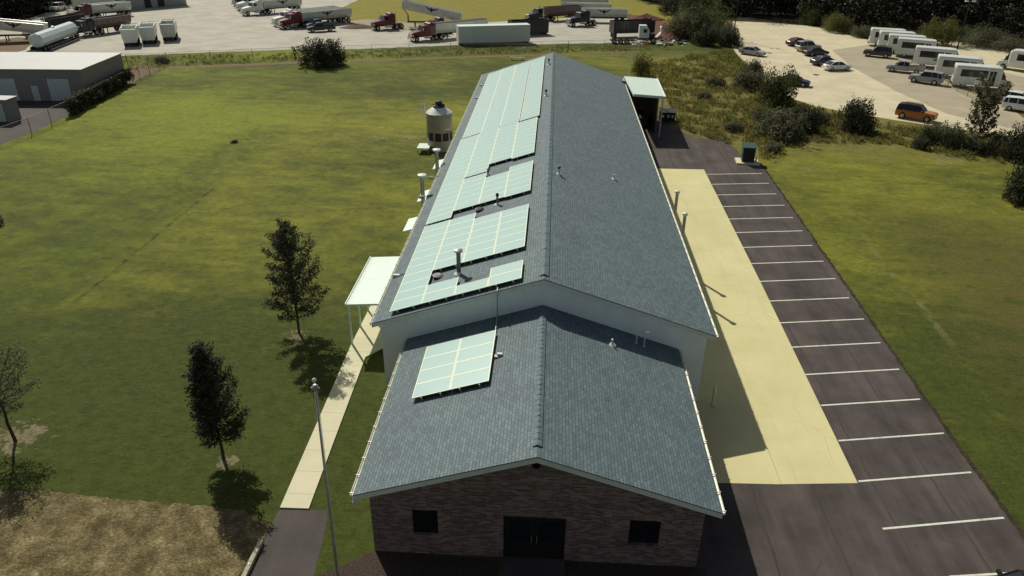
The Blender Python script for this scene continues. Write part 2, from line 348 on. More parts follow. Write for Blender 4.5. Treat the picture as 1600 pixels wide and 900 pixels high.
def struct(o): o['kind'] = 'structure'; return o
def dup(src, loc, rz, label, group=None, scale=None):
    def rec(o, par):
        c = o.copy(); COL.objects.link(c)
        if par: c.parent = par
        for ch in o.children: rec(ch, c)
        return c
    c = rec(src, None); c.location = loc; c.rotation_euler = (0, 0, rz)
    if scale: c.scale = scale
    c['label'] = label
    if group: c['group'] = group
    return c
def jag(pts, step=.6, amp=.15, closed=True):
    out = []; n = len(pts)
    for i in range(n):
        a, b = Vector(pts[i][:2]), Vector(pts[(i+1) % n][:2]); L = (b-a).length; k = max(1, int(L/step))
        for j in range(k):
            p = a.lerp(b, j/k)
            if j: p += Vector((random.uniform(-amp, amp), random.uniform(-amp, amp)))
            out.append((p.x, p.y))
    return out
def sheet(name, pts, z, mat, j=0., step=.6, thick=0.):
    pts = [(p[0], p[1]) for p in pts]
    if j: pts = jag(pts, step, j)
    mb = MB()
    if thick: mb.prism(pts, z-thick, z)
    else: mb.add([(x, y, z) for x, y in pts], [tuple(range(len(pts)))])
    o = mb.build(name, mat)
    fixn(o)
    if not thick and o.data.polygons[0].normal.z < 0: o.data.flip_normals()
    return o
# ------------------------------------------------------------------ ground and paving
mb = MB(); mb.add([(-1500, -300, 0), (1500, -300, 0), (1500, 2500, 0), (-1500, 2500, 0)], [(0, 1, 2, 3)])
struct(mb.build('ground', M['grass']))
lot = [(9.0-2.4, 12), (24.5, 12), (21.15, 20), (21.0, 24), (21.0, 30), (21.45, 48), (21.75, 60), (22.1, 76.2), (21.0, 77.5), (20.2, 84.6), (16.5, 84.8), (13.5, 96), (12.5, 99), (6.6, 99)]
pl = struct(sheet('parking_lot', lot, .004, M['asphalt'], .035, .5))
struct(sheet('concrete_drive', [(6.9, 26.7), (6.9, 33.45), (8.52, 33.45), (8.52, 72.9), (10.6, 73.2), (15.84, 73.32), (15.5, 48), (15.04, 27.25), (11.25, 26.91), (9.02, 26.84)], .012, M['concrete']))
for k in range(17):
    a = (15.92-.045*k if k < 0 else 15.86+(15.06-15.86)*k/16, 71.8-2.962*k); L = 5.72
    if k == 16: a = (15.1, 24.4)
    b = (a[0]+L*.99, a[1]+.75+.28*(k/16)*1.0)
    n_ = Vector((a[1]-b[1], b[0]-a[0])).normalized()*.055
    mb = MB(); mb.add([(a[0]-n_.x, a[1]-n_.y, .014), (b[0]-n_.x, b[1]-n_.y, .014), (b[0]+n_.x, b[1]+n_.y, .014), (a[0]+n_.x, a[1]+n_.y, .014)], [(0, 1, 2, 3)])
    o = mb.build('stripe', M['stripe'], pl)
for a, b in ((G(1484, 901.5), G(1640, 892)),):
    n_ = Vector((a.y-b.y, b.x-a.x)).normalized()*.055
    mb = MB(); mb.add([(a.x-n_.x, a.y-n_.y, .014), (b.x-n_.x, b.y-n_.y, .014), (b.x+n_.x, b.y+n_.y, .014), (a.x+n_.x, a.y+n_.y, .014)], [(0, 1, 2, 3)]); mb.build('stripe', M['stripe'], pl)
struct(sheet('path', [(-11.35, 23.85), (-10.06, 23.88), G(571, 559), G(596, 546), (-8.56, 38), (-8.56, 44.6), (-11.5, 44.6), (-11.6, 37.4)], .06, M['walk'], thick=.055))
struct(sheet('driveway', [G(437, 797), G(511, 797), G(508, 830), G(488, 905), G(470, 990), G(340, 990), G(378, 905), G(410, 850)], .005, M['drive'], .03, .4))
struct(sheet('dry_lawn', [G(-60, 762), G(0, 768), G(60, 765), G(150, 775), G(250, 786), G(335, 792), G(385, 800), G(425, 822), G(405, 850), G(372, 905), G(330, 990), G(-200, 1100), G(-300, 900)], .003, M['dry'], .10, .24))
struct(sheet('mulch_bed', [G(488, 905), G(520, 890), G(560, 872), G(583, 862), (-6.3, 21.6), (-1.6, 21.6), (-1.6, 17), (-8.8, 17)], .006, M['mulch'], .07, .2))
yard = [G(-60, 108), G(0, 104), G(100, 96), G(195, 87), G(300, 83), G(460, 77), G(560, 77), G(700, 71), G(860, 69), G(960, 67), G(1035, 66), G(1048, 55), G(1040, 42), G(975, 22), G(900, 28), G(800, 32), G(690, 40), G(600, 47), G(545, 32), G(533, 12), G(560, 0), G(575, -8), G(0, -14), G(70, 20), G(0, 45), G(-90, 60)]
struct(sheet('yard', yard, .006, M['yardc'], .35, 1.5))
struct(sheet('dirt_patch', [G(0, 93), G(40, 78), G(60, 64), G(30, 58), G(0, 62), G(-40, 80)], .012, M['soil'], .5, 1.5))
struct(sheet('dirt_patch', [G(545, 33), G(575, 30), G(640, 36), G(700, 40), G(640, 48), G(545, 46)], .012, M['gravel'], .6, 1.5))
struct(sheet('dirt_patch', [G(1000, 66), G(1080, 64), G(1060, 48), G(1030, 30), G(960, 18), G(1010, 45)], .012, M['redsoil'], .6, 1.2))
rlot = [G(1146, 33), G(1215, 36), G(1290, 43), G(1330, 56), G(1372, 66), G(1412, 52), G(1500, 64), G(1600, 82), G(1800, 112), G(1800, 260), G(1600, 217), G(1560, 210), G(1470, 198), G(1400, 188), G(1330, 176), G(1277, 167), G(1225, 150), G(1170, 112), G(1157, 94), G(1145, 74), G(1138, 50)]
struct(sheet('bus_lot', rlot, .006, M['lotc'], .06, 1.))
struct(sheet('lot_lane', [G(1300, 78), G(1372, 68), G(1480, 92), G(1600, 120), G(1640, 215), G(1555, 195), G(1480, 178), G(1395, 140), G(1330, 104)], .012, M['lotb'], .1, 2.))
struct(sheet('verge', [G(1470, 122), G(1500, 140), G(1565, 158), G(1600, 185), G(1640, 200), G(1600, 178), G(1560, 148), G(1500, 133)], .018, M['grass'], .1, .8))
# ------------------------------------------------------------------ buildings
ZR, ZE, HE, Y0, Y1 = 7.21, 4.25, 9.0, 33.15, 96.85
zr, ze, he, y0, y1 = 5.63, 3.28, 7.19, 21.55, 33.5
def gable(parent, hw, hz, zR, zE, he_, ya, yb, ridge_start, ridge_w, nseg):
    sl = (zR-zE)/he_; ya -= .07
    mb = MB()
    for s in (-1, 1):
        mb.add([(0, ya, zR), (s*he_, ya, zE), (s*he_, yb, zE), (0, yb, zR), (0, ya, zR-.05), (s*he_, ya, zE-.05), (s*he_, yb, zE-.05), (0, yb, zR-.05)],
               [(0, 1, 2, 3) if s < 0 else (3, 2, 1, 0), (1, 5, 6, 2), (0, 4, 5, 1), (3, 2, 6, 7), (4, 7, 6, 5)])
    r = mb.build('roof', M['shingle'], parent); fixn(r)
    # ridge vent
    mb = MB(); L = (yb-.3-ridge_start)/nseg
    for k in range(nseg):
        a = ridge_start+k*L; b = a+L-.012
        hgt = .085+.006*(k % 2); hh = ridge_w
        mb.add([(-hh, a, zR-hh*sl+.05), (0, a, zR+hgt), (hh, a, zR-hh*sl+.05), (-hh, b, zR-hh*sl+.05), (0, b, zR+hgt-.02), (hh, b, zR-hh*sl+.05),
                (-hh, a, zR-hh*sl-.02), (hh, a, zR-hh*sl-.02), (-hh, b, zR-hh*sl-.02), (hh, b, zR-hh*sl-.02)],
               [(0, 1, 4, 3), (1, 2, 5, 4), (0, 3, 8, 6), (2, 7, 9, 5), (6, 7, 2, 1, 0), (3, 4, 5, 9, 8)])
    fixn(mb.build('ridge_vent', M['capshingle'], r))
    return r
def rake(parent, zR, zE, he_, y, name='fascia', d=.22, th=.05, ex=0.):
    mb = MB()
    for s in (-1, 1):
        mb.add([(0, y, zR+.03), (s*(he_+ex), y, zE+.03-ex*.33), (s*(he_+ex), y, zE-d-ex*.33), (0, y, zR-d), (0, y+th, zR+.03), (s*(he_+ex), y+th, zE+.03-ex*.33), (s*(he_+ex), y+th, zE-d-ex*.33), (0, y+th, zR-d)],
               [(0, 1, 2, 3), (7, 6, 5, 4), (0, 4, 5, 1), (3, 2, 6, 7), (1, 5, 6, 2)])
    return fixn(mb.build(name, M['trim'], parent))
def gutter(parent, x, z, ya, yb):
    s = 1 if x > 0 else -1; mb = MB()
    prof = [(0, 0), (s*.10, 0), (s*.13, .05), (s*.13, .11), (s*.115, .11), (s*.115, .06), (s*.015, .02), (0, .11)]
    mb.loft([[(x+a, ya, z+b) for a, b in prof], [(x+a, yb, z+b) for a, b in prof]])
    n = int((yb-ya)/1.0)
    for k in range(n+1):
        y = ya+.1+k*(yb-ya-.2)/n; mb.box(min(x-s*.05, x+s*.16), max(x-s*.05, x+s*.16), y-.025, y+.025, z+.115, z+.14)
    g = fixn(mb.build('gutter', M['gutter'], parent)); return g
def downspout(parent, x, y, z):
    s = 1 if x > 0 else -1; mb = MB(); a = x+s*.06; b = x-s*.36
    mb.path([(a, y, z), (a, y, z-.12), (b, y, z-.5), (b, y, .1), (b+s*.2, y, .04)], .045, 8); mb.build('downspout', M['trim'], parent)
# main hall
B = thing('metal_building', 'long pale sided hall with grey shingle gable roof carrying the solar arrays', 'building', (0, Y0, 0))
def loc_(b, o): o.matrix_parent_inverse = Matrix.Translation((-b.location.x, -b.location.y, -b.location.z)); return o
class Par:   # every part of these buildings is modelled in world coordinates
    pass
_b = MB.build
def build_w(s, name, mats, parent=None, **k):
    o = _b(s, name, mats, parent, **k)
    if parent is not None and parent.get('worldspace'): o.matrix_parent_inverse = Matrix.Translation(-Vector(parent.location))
    return o
MB.build = build_w
B['worldspace'] = 1
mb = MB(); W_ = 8.56; zt = ZR-.16; sl = (ZR-ZE)/HE
mb.loft([[(-W_, y, 0), (W_, y, 0), (W_, y, zt-W_*sl), (0, y, zt), (-W_, y, zt-W_*sl)] for y in (33.25, 96.6)])
wl = fixn(mb.build('wall', M['wall'], B))
gable(B, W_, 0, ZR, ZE, HE, Y0, Y1, Y0+.35, .24, 60)
rake(B, ZR-.09, ZE-.09, HE, Y0-.04, d=.20, ex=.02); rake(B, ZR-.05, ZE-.05, HE, Y1-.01, d=.20)
gutter(B, -HE, ZE-.15, Y0-.03, Y1); gutter(B, HE, ZE-.15, Y0-.03, Y1)
for s in (-1, 1):   # soffit boxes closing the eaves
    mb = MB(); mb.box(min(s*W_, s*(HE-.01)), max(s*W_, s*(HE-.01)), 33.2, 96.6, ZE-.22, ZE-.15); mb.build('soffit', M['trim'], B)
for x, y in ((HE, 60), (-HE, 70)): downspout(B, x, y, ZE-.15)
for y in (41., 49.5, 58., 66., 74.):
    mb = MB(); mb.box(-W_-.05, -W_+.01, y, y+1., 0.03, 2.15); mb.build('door', M['ventw'], B)
mb = MB(); mb.box(W_+.003, W_+.06, 86.5, 90., .05, 3.2); mb.build('rolling_door', M['shdoor'], B)
# little wall boxes at left front
for (y, z, s_) in ((34.6, 1.5, .2), (35.3, 1.1, .25)):
    mb = MB(); mb.box(-W_-.16, -W_-.003, y, y+s_, z, z+s_*1.4); mb.build('meter_box', M['steel'], B, bevel=.01)
# brick annex
A = thing('brick_annex', 'low brick front building with double door and grey shingle gable roof', 'building', (0, 21.7, 0)); A['worldspace'] = 1
w_ = 6.62; sl2 = (zr-ze)/he; zt2 = zr-.155
yf = 21.75
def wallp(y):   # front gable wall with three openings, as boxes and wedge
    pass
mb = MB()
op = [(-4.95, -3.91, 1.08, 2.40), (-1.26, 1.24, 0., 2.30), (3.76, 4.98, 1.12, 2.42)]
xs = sorted([-w_, w_]+[a for o_ in op for a in o_[:2]])
for a, b in zip(xs[:-1], xs[1:]):
    o_ = [q for q in op if abs(q[0]-a) < 1e-6]
    top = lambda x: zt2-abs(x)*sl2
    parts = [(0., None)] if not o_ else ([(0., o_[0][2])] if o_[0][2] > 0 else [])+[(o_[0][3], None)]
    for z0_, z1_ in parts:
        xx = [a, b] if not (a < 0 < b) else [a, 0, b]
        for u, v in zip(xx[:-1], xx[1:]):
            zu, zv = (z1_, z1_) if z1_ is not None else (top(u), top(v))
            mb.loft([[(u, y, z0_), (v, y, z0_), (v, y, zv), (u, y, zu)] for y in (yf, yf+.25)])
fw = fixn(mb.build('front_wall', M['brickx'], A))
for s in (-1, 1):
    mb = MB(); a, b = sorted((s*w_, s*(w_-.25))); mb.box(a, b, yf+.252, 33.24, 0, zt2-w_*sl2); mb.build('side_wall', M['bricky'], A)
for x0, x1, z0_, z1_ in (op[0], op[2]):
    mb = MB()
    for q in ((x0, x0+.07, z0_, z1_), (x1-.07, x1, z0_, z1_), (x0+.07, x1-.07, z0_, z0_+.07), (x0+.07, x1-.07, z1_-.07, z1_)) :
        mb.box(q[0], q[1], yf+.10, yf+.18, q[2], q[3])
    wn = mb.build('window', M['door'], A)
    mb = MB(); mb.box(x0+.07, x1-.07, yf+.14, yf+.15, z0_+.07, z1_-.07); mb.build('pane', M['glass'], wn)
    mb = MB(); mb.box(x0-.08, x1+.08, yf-.05, yf+.10, z0_-.09, z0_-.003); mb.build('sill', M['brickx'], wn)
x0, x1, z0_, z1_ = op[1]
mb = MB()
for q in ((x0, x0+.08, .03, z1_), (x1-.08, x1, .03, z1_), (x0+.08, x1-.08, z1_-.09, z1_)): mb.box(q[0], q[1], yf+.06, yf+.2, q[2], q[3])
mb.build('door_frame', M['door'], A)
for s in (-1, 1):
    a, b = ((x0+.085, -.015) if s < 0 else (.0, x1-.085)); mb = MB(); mb.box(a, b, yf+.10, yf+.15, .04, z1_-.095)
    d_ = mb.build('door', M['door'], A)
    mb = MB(); mb.box(a+.15, b-.15, yf+.09, yf+.098, .9, z1_-.3); mb.build('pane', M['glass'], d_)
    hx = -.12 if s < 0 else .1; mb = MB(); mb.tube((hx, yf+.06, .85), (hx, yf+.06, 1.25), .015, n=8); mb.build('handle', M['steel'], d_)
gable(A, w_, 0, zr, ze, he, y0, 33.24, y0+.55, .18, 30)
rake(A, zr-.09, ze-.09, he, y0-.045, d=.22, ex=.02)
gutter(A, -he, ze-.15, y0-.03, 33.2); gutter(A, he, ze-.15, y0-.03, 33.2)
for s in (-1, 1):
    a, b = sorted((s*w_, s*(he-.01))); mb = MB(); mb.box(a, b, y0+.05, 33.2, ze-.22, ze-.15); mb.build('soffit', M['trim'], A)
mb = MB(); mb.tube((-he+.05, y0-.12, ze-.38), (-he+.05, y0+.1, ze-.25), .09, .12, n=14); mb.build('floodlight', M['ventw'], A)
mb = MB(); mb.tube((-.02, yf-.07, 5.02), (-.02, yf-.003, 5.02), .16, n=16); mb.build('gable_vent', M['dark'], A)
mb = MB(); mb.box(-1.4, 1.28, 19.3, yf-.003, 0, .05); struct(mb.build('stoop', M['drive']))
mb = MB(); mb.box(-1.6, 12, 15, yf-.01, 0.001, .009)
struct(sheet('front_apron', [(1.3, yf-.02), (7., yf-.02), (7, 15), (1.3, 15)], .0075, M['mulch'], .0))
# ------------------------------------------------------------------ solar arrays
def on_roof(zR, zE, h, y, u, off=0., side=-1):   # slope distance u measured down from the ridge
    sl_ = (zR-zE)/h; L = sqrt(1+sl_*sl_)
    return Vector((side*u/L+side*sl_/L*off, y, zR-u*sl_/L+off/L))
def solar(name_label, group, dims, cells, off=.19, cap=None):
    zR, zE, h = dims
    us = [c[0] for c in cells]; ys = [c[1] for c in cells]
    base = on_roof(zR, zE, h, min(ys), max(us)+1.8, 0)
    root = thing('solar_array', name_label, 'solar array', base, 0, group); root['worldspace'] = 1
    sl_ = (zR-zE)/h; L = sqrt(1+sl_*sl_)
    def P(u, y, o): return on_roof(zR, zE, h, y, u, o)
    def module(mb, u, y, pw, ph):
        mg = .006; fr = .044; T = off+.035
        c = [(u+mg, y+mg), (u+pw-mg, y+mg), (u+pw-mg, y+ph-mg), (u+mg, y+ph-mg)]
        ci = [(u+mg+fr, y+mg+fr), (u+pw-mg-fr, y+mg+fr), (u+pw-mg-fr, y+ph-mg-fr), (u+mg+fr, y+ph-mg-fr)]
        vs = [P(*q, T) for q in c]+[P(*q, T) for q in ci]+[P(*q, off) for q in c]
        mb.add(vs, [(0, 1, 5, 4), (1, 2, 6, 5), (2, 3, 7, 6), (3, 0, 4, 7)]+[(i, (i+1) % 4, 8+(i+1) % 4, 8+i) for i in range(4)]+[(11, 10, 9, 8)], 0)
        mb.add([P(*q, T-.004) for q in ci], [(0, 1, 2, 3)], 1)
    cells = sorted(cells, key=lambda c: c[1])
    rest = MB()
    for i, (u, y, pw, ph) in enumerate(cells):
        if cap and i >= cap: module(rest, u, y, pw, ph); continue
        mb = MB(); module(mb, u, y, pw, ph); fixn(mb.build('solar_panel', [M['pframe'], M['pglass']], root))
    if cap and len(cells) > cap:
        o = fixn(rest.build('solar_panels', [M['pframe'], M['pglass']], root)); o['kind'] = 'stuff'
    # rails: contiguous runs per (u) column
    mb = MB(); cols = sorted(set(round(c[0], 3) for c in cells))
    for u in cols:
        cc = [c for c in cells if abs(c[0]-u) < .002]; a = min(c[1] for c in cc)-.06; b = max(c[1]+c[3] for c in cc)+.06
        runs = []; cc.sort(key=lambda c: c[1]); s0 = cc[0][1]; e0 = s0+cc[0][3]
        for c in cc[1:]:
            if c[1]-e0 > .3: runs.append((s0, e0)); s0 = c[1]
            e0 = c[1]+c[3]
        runs.append((s0, e0))
        for a, b in runs:
            for k in (.25, .75):
                uu = u+cc[0][2]*k
                vs = [P(uu+d, y, o_) for y in (a-.05, b+.05) for d, o_ in ((-.025, .03), (.025, .03), (.025, off-.004), (-.025, off-.004))]
                mb.add(vs, [(0, 1, 2, 3), (7, 6, 5, 4), (0, 4, 5, 1), (1, 5, 6, 2), (2, 6, 7, 3), (3, 7, 4, 0)])
                y = a+.02
                while y < b:
                    f = P(uu, y, .0); mb.tube(f, P(uu, y, .06), .04, n=6); y += 1.6
    mb.build('mounting_rail', M['steel'], root)
    return root
GRP = 'solar arrays on the left roof slopes'
D1 = (zr, ze, he); D2 = (ZR, ZE, HE)
solar('small solar array of eight panels alone on the brick front building roof', GRP, D1, [(2.33+1.86*c, 27.02+1.1*r, 1.86, 1.1) for c in range(2) for r in range(4)])
uc = [6.63, 4.80, 2.97, 1.14]; pw = 1.83
cellsC = [(uc[0], 33.42+1.05*r, pw, 1.05) for r in range(11)]+[(uc[1], 33.42+1.05*r, pw, 1.05) for r in (0, 1)]+[(uc[2], 33.42, pw, 1.05)]+[(uc[3], 33.42+1.08*r, pw, 1.08) for r in (0, 1)]
cellsC += [(uc[1], 37.36+1.08*r, pw, 1.08) for r in range(7)]+[(uc[c], 37.34+1.09*r, pw, 1.09) for c in (2, 3) for r in range(6)]
solar('nearest large solar array with a notch around the tall flue pipe', GRP, D2, cellsC)
cellsB = [(uc[0], 45.35+1.06*r, pw, 1.06) for r in range(8)]+[(uc[1], 46.5+1.1*r, pw, 1.1) for r in range(6)]+[(uc[2], 46.5+1.08*r, pw, 1.08) for r in range(5)]+[(uc[3], 46.4+1.07*r, pw, 1.07) for r in range(6)]
solar('second large solar array, stepped, just beyond the tall flue pipe', GRP, D2, cellsB)
cellsA = [(uc[0], 53.86+1.06*r, pw, 1.06) for r in range(11)]+[(uc[1], 53.4+1.06*r, pw, 1.06) for r in range(12)]+[(uc[2], 55.1+1.06*r, pw, 1.06) for r in range(10)]+[(uc[3], 54.8+1.06*r, pw, 1.06) for r in range(10)]
solar('third large solar array between the stepped one and the farthest one', GRP, D2, cellsA)
ud = [6.55, 4.72, 2.89, 1.0]
cellsF = [(ud[c], 65.75+.25*(c == 1)+1.07*r, pw, 1.07) for c in range(4) for r in range(27)]
solar('farthest and longest solar array reaching the far end of the roof', GRP, D2, cellsF, cap=100)
# ------------------------------------------------------------------ roof furniture
def roof_pt(px, py, big=True):   # point of the roof seen at a pixel
    zR, zE, h = D2 if big else D1
    for side in (-1, 1):
        sl_ = (zR-zE)/h; n = Vector((side*sl_, 0, 1)); d = ray(px, py); t = ((Vector((0, 0, zR))-CAMP).dot(n))/d.dot(n); P = CAMP+t*d
        if P.x*side >= -.15: return P
    return P
def flue(px, py, hgt, r, label, big=True, cap=.0, mat='vent', capmat=None, base=.16):
    P = roof_pt(px, py, big); t = thing('flue_pipe', label, 'pipe', P)
    mb = MB(); mb.lathe([(r, -.15), (r, hgt)], n=14); mb.build('pipe', M[mat], t)
    mb = MB(); mb.lathe([(base+r, -.1), (base+r, .0), (r+.02, .12), (r+.01, .14)], n=14); mb.build('flashing', M['ventw'] if mat != 'black' else M['black'], t)
    if cap:
        mb = MB(); mb.lathe([(r*1.05, hgt-.02), (cap, hgt+.03), (cap, hgt+.13), (r*.8, hgt+.2)], n=16); mb.build('cap', M[capmat or mat], t)
    return t
flue(717, 428, 1.35, .12, 'tall flue pipe with flared cap in the notch of the nearest large array', cap=.24, capmat='steel')
flue(777, 320, .62, .07, 'short dark vent pipe between the nearest two large arrays', mat='vent', cap=.11, capmat='black')
flue(762, 273, .5, .06, 'thin vent pipe in the step between the second and third large arrays', mat='steel')
flue(873, 272, .42, .07, 'short vent with dark hood on the ridge right of the third array', mat='ventw', cap=.13, capmat='vent')
flue(959, 280, .38, .06, 'lone white vent pipe in the middle of the bare right roof slope', mat='ventw')
flue(853, 150, .45, .08, 'nearer of the two ridge vents beside the farthest array', mat='ventw', cap=.14, capmat='black')
flue(857.5, 101, .5, .09, 'farther of the two ridge vents beside the farthest array', mat='ventw', cap=.15, capmat='black')
flue(956, 539, .34, .05, 'short stubby white vent on the right slope of the brick building', False, mat='ventw')
def box_vent(px, py, label, mat, big=True, s=.26, hz_=.16):
    P = roof_pt(px, py, big); t = thing('roof_vent', label, 'roof vent', P)
    mb = MB(); mb.lathe([(s*1.0, -.15), (s*.8, .04), (s*.8, hz_*.6)], n=16); mb.build('collar', M['black'], t)
    mb = MB(); mb.lathe([(s*1.15, hz_*.6), (s*1.2, hz_*.8), (s*.7, hz_*1.2)], n=16); mb.build('hood', M[mat], t)
box_vent(684, 433, 'round roof vent beside the tall flue pipe', 'vent')
box_vent(749, 329, 'flat black roof vent between the nearest two large arrays', 'black')
P = roof_pt(781, 556, False); t = thing('junction_box', 'small white electrical box on the shingles right of the small array', 'box', P)
mb = MB(); mb.box(-.13, .13, -.08, .08, .04, .15); mb.build('box', M['ventw'], t, bevel=.02); mb = MB(); mb.box(-.25, .02, -.16, .06, -.06, .035); mb.build('base_plate', M['steel'], t)
for (px, py, lab) in ((617, 432, 'first'), (672, 282-3, 'third'), (657, 309, 'second'), (698, 205, 'fourth'), (743, 154, 'fifth'), (750, 134, 'sixth')):
    P = roof_pt(px+2, py); t = thing('roof_drain_box', '%s small pale cable box along the left eave, counted from the near end' % lab, 'box', P, 0, 'small boxes along the left eave')
    mb = MB(); mb.box(-.20, .22, -.1, .1, -.05, .14); mb.build('box', M['ventw'] if lab in ('first', 'sixth', 'fifth') else M['vent'], t, bevel=.02)
    mb = MB(); mb.path([(.2, 0, .08), (.55, 0.05, .2), (.8, .05, .22)], .025); mb.build('cable', M['black'], t)
# conduit between the arrays over the gable
t = thing('conduit', 'thin metal conduit running down the gable onto the brick building roof', 'conduit', (-1.75, 33.1, 5.2)); t['worldspace'] = 1
e = on_roof(zr, ze, he, 31.5, 2.42, .1)
mb = MB(); x = -2.35
mb.path([(x, 33.6, ZR-abs(x)*sl+.08), (x, 33.0, ZR-abs(x)*sl+.04), (x, 33.0, zr-abs(x)*sl2+.12), (e.x, 31.5, e.z)], .03); mb.build('conduit_pipe', M['steel'], t)
# goosenecks on the annex right slope
for i, (px, py, lab) in enumerate(((994, 536, 'left'), (1006, 541, 'right'))):
    P = roof_pt(px, py, False); t = thing('gooseneck_vent', '%s of the two thin white goosenecks by the gable wall' % lab, 'vent pipe', P, 0, 'pair of thin white goosenecks on the front roof')
    mb = MB(); mb.path([(0, 0, -.1), (0, 0, .75), (.03, 0, .82), (.1, 0, .85), (.18, 0, .82), (.2, 0, .73)], .03, 10); mb.build('pipe', M['ventw'], t)
    mb = MB(); mb.lathe([(.1, -.06), (.1, .02), (.035, .1)], n=12); mb.build('flashing', M['steel'], t)
# wall stacks
def stack(x, y, z, r, label, capr, grp, mat='steel'):
    t = thing('exhaust_stack', label, 'exhaust stack', (x, y, 0), 0, grp)
    mb = MB(); mb.lathe([(r, .3), (r, z-.15)], n=16); mb.build('pipe', M[mat], t)
    mb = MB(); mb.lathe([(r, z-.22), (capr, z-.12), (capr, z), (capr*.3, z+.06)], n=18); mb.build('cap', M['canopy'], t)
    s = -1 if x > 0 else 1
    mb = MB()
    for h_ in (1.2, 3.2): mb.box(min(s*r, s*(abs(x)-W_)), max(s*r, s*(abs(x)-W_)), -.04, .04, h_, h_+.06)
    mb.tube((0, 0, .5), (s*(abs(x)-W_), 0, .5), r*.9, n=12); mb.build('bracket', M['steel'], t)
stack(9.32, 50.7, 5.75, .11, 'farther metal exhaust stack against the right wall above the concrete strip', .18, 'stacks on the right wall')
stack(9.30, 46.78, 5.6, .11, 'nearer metal exhaust stack against the right wall above the concrete strip', .18, 'stacks on the right wall')
stack(-9.6, 53.1, 5.6, .16, 'nearer tall flue with wide pale cap along the left wall', .34, 'stacks on the left wall')
stack(-9.6, 60.6, 5.3, .16, 'farther tall flue with wide pale cap along the left wall', .34, 'stacks on the left wall')
for y_, lab in ((49.0, 'nearest'), (55.0, 'middle'), (63.2, 'farthest')):
    t = thing('door_awning', '%s small white awning above a side door on the left wall' % lab, 'awning', (-W_, y_, 2.5), 0, 'white awnings along the left wall')
    mb = MB(); mb.add([(-1.9, 0, .15), (0, 0, .7), (0, 2.4, .7), (-1.9, 2.4, .15), (-1.9, 0, .05), (0, 0, .6), (0, 2.4, .6), (-1.9, 2.4, .05)],
        [(0, 1, 2, 3), (7, 6, 5, 4), (0, 4, 5, 1), (1, 5, 6, 2), (2, 6, 7, 3), (3, 7, 4, 0)]); fixn(mb.build('canopy', M['canopy'], t))
    mb = MB()
    for yy in (.1, 2.3): mb.tube((-1.4, yy, .1), (0, yy, -.6), .02, n=6)
    mb.build('brace', M['trim'], t)
# side canopy with posts
t = thing('entrance_canopy', 'flat white metal canopy on posts over the left side walkway', 'canopy', (-11.5, 37.3, 0)); t['worldspace'] = 1
cz = 2.92; ca, cb = 37.35, 43.9
mb = MB(); mb.add([(-11.62, ca, cz), (-8.57, ca, cz+.2), (-8.57, cb, cz+.2), (-11.62, cb, cz), (-11.62, ca, cz-.12), (-8.57, ca, cz+.08), (-8.57, cb, cz+.08), (-11.62, cb, cz-.12)],
    [(0, 1, 2, 3), (7, 6, 5, 4), (0, 4, 5, 1), (1, 5, 6, 2), (2, 6, 7, 3), (3, 7, 4, 0)])
for k in range(22):
    y_ = ca+.1+k*(cb-ca-.2)/21; mb.box(-11.60, -8.6, y_-.012, y_+.012, cz+.0, cz+.02, mat=Matrix.Translation((0, 0, 0)))
fixn(mb.build('canopy_roof', M['canopy'], t))
mb = MB(); mb.box(-11.68, -11.622, ca-.02, cb+.02, cz-.16, cz+.05); mb.build('canopy_gutter', M['trim'], t)
for x_, y_ in ((-11.52, 37.5), (-11.52, 39.6), (-11.52, 41.7), (-11.52, 43.7)):
    mb = MB(); mb.box(x_-.05, x_+.05, y_-.05, y_+.05, .06, cz-.13); mb.build('post', M['canopy'], t)
# loading dock canopy at the far right
t = thing('dock_canopy', 'white roofed loading dock canopy at the far right corner of the hall', 'canopy', (11.5, 93, 0)); t['worldspace'] = 1
q = [G(975, 119, 4.85), G(1027, 123, 4.65), G(1040, 152, 4.65), G(990, 148, 4.85)]
mb = MB(); mb.add([tuple(p) for p in q]+[(p.x, p.y, p.z-.18) for p in q], [(0, 1, 2, 3), (7, 6, 5, 4), (0, 4, 5, 1), (1, 5, 6, 2), (2, 6, 7, 3), (3, 7, 4, 0)]); fixn(mb.build('canopy_roof', M['canopy'], t))
mb = MB()
for a, b in ((q[1], q[2]), (q[2], q[3])): mb.tube(Vector(a)+Vector((0, 0, .03)), Vector(b)+Vector((0, 0, .03)), .07, n=6)
mb.build('canopy_gutter', M['trim'], t)
for p in (q[1], q[2]):
    mb = MB(); mb.box(p.x-.35, p.x-.2, p.y-.06, p.y+.06, 0, p.z-.17); mb.build('post', M['steel'], t)
mb = MB(); mb.box(8.62, 11.6, q[3].y+4.5, q[0].y-1.3, 0, 1.1); mb.build('dock_platform', M['drive'], t)
mb = MB(); mb.tube((9.2, q[3].y+4.45, 1.0), (11., q[3].y+4.45, 1.15), .06, n=6); mb.build('dock_rail', M['ventw'], t)
mb = MB(); mb.box(12.35, 12.5, q[3].y+2.2, q[0].y-1, 0, 4.3); mb.build('side_screen', M['redbrown'], t)
mb = MB(); mb.box(8.6, 12.34, q[0].y-1.2, q[0].y-1, 0, 4.5); mb.build('back_wall', M['bricky'], t)
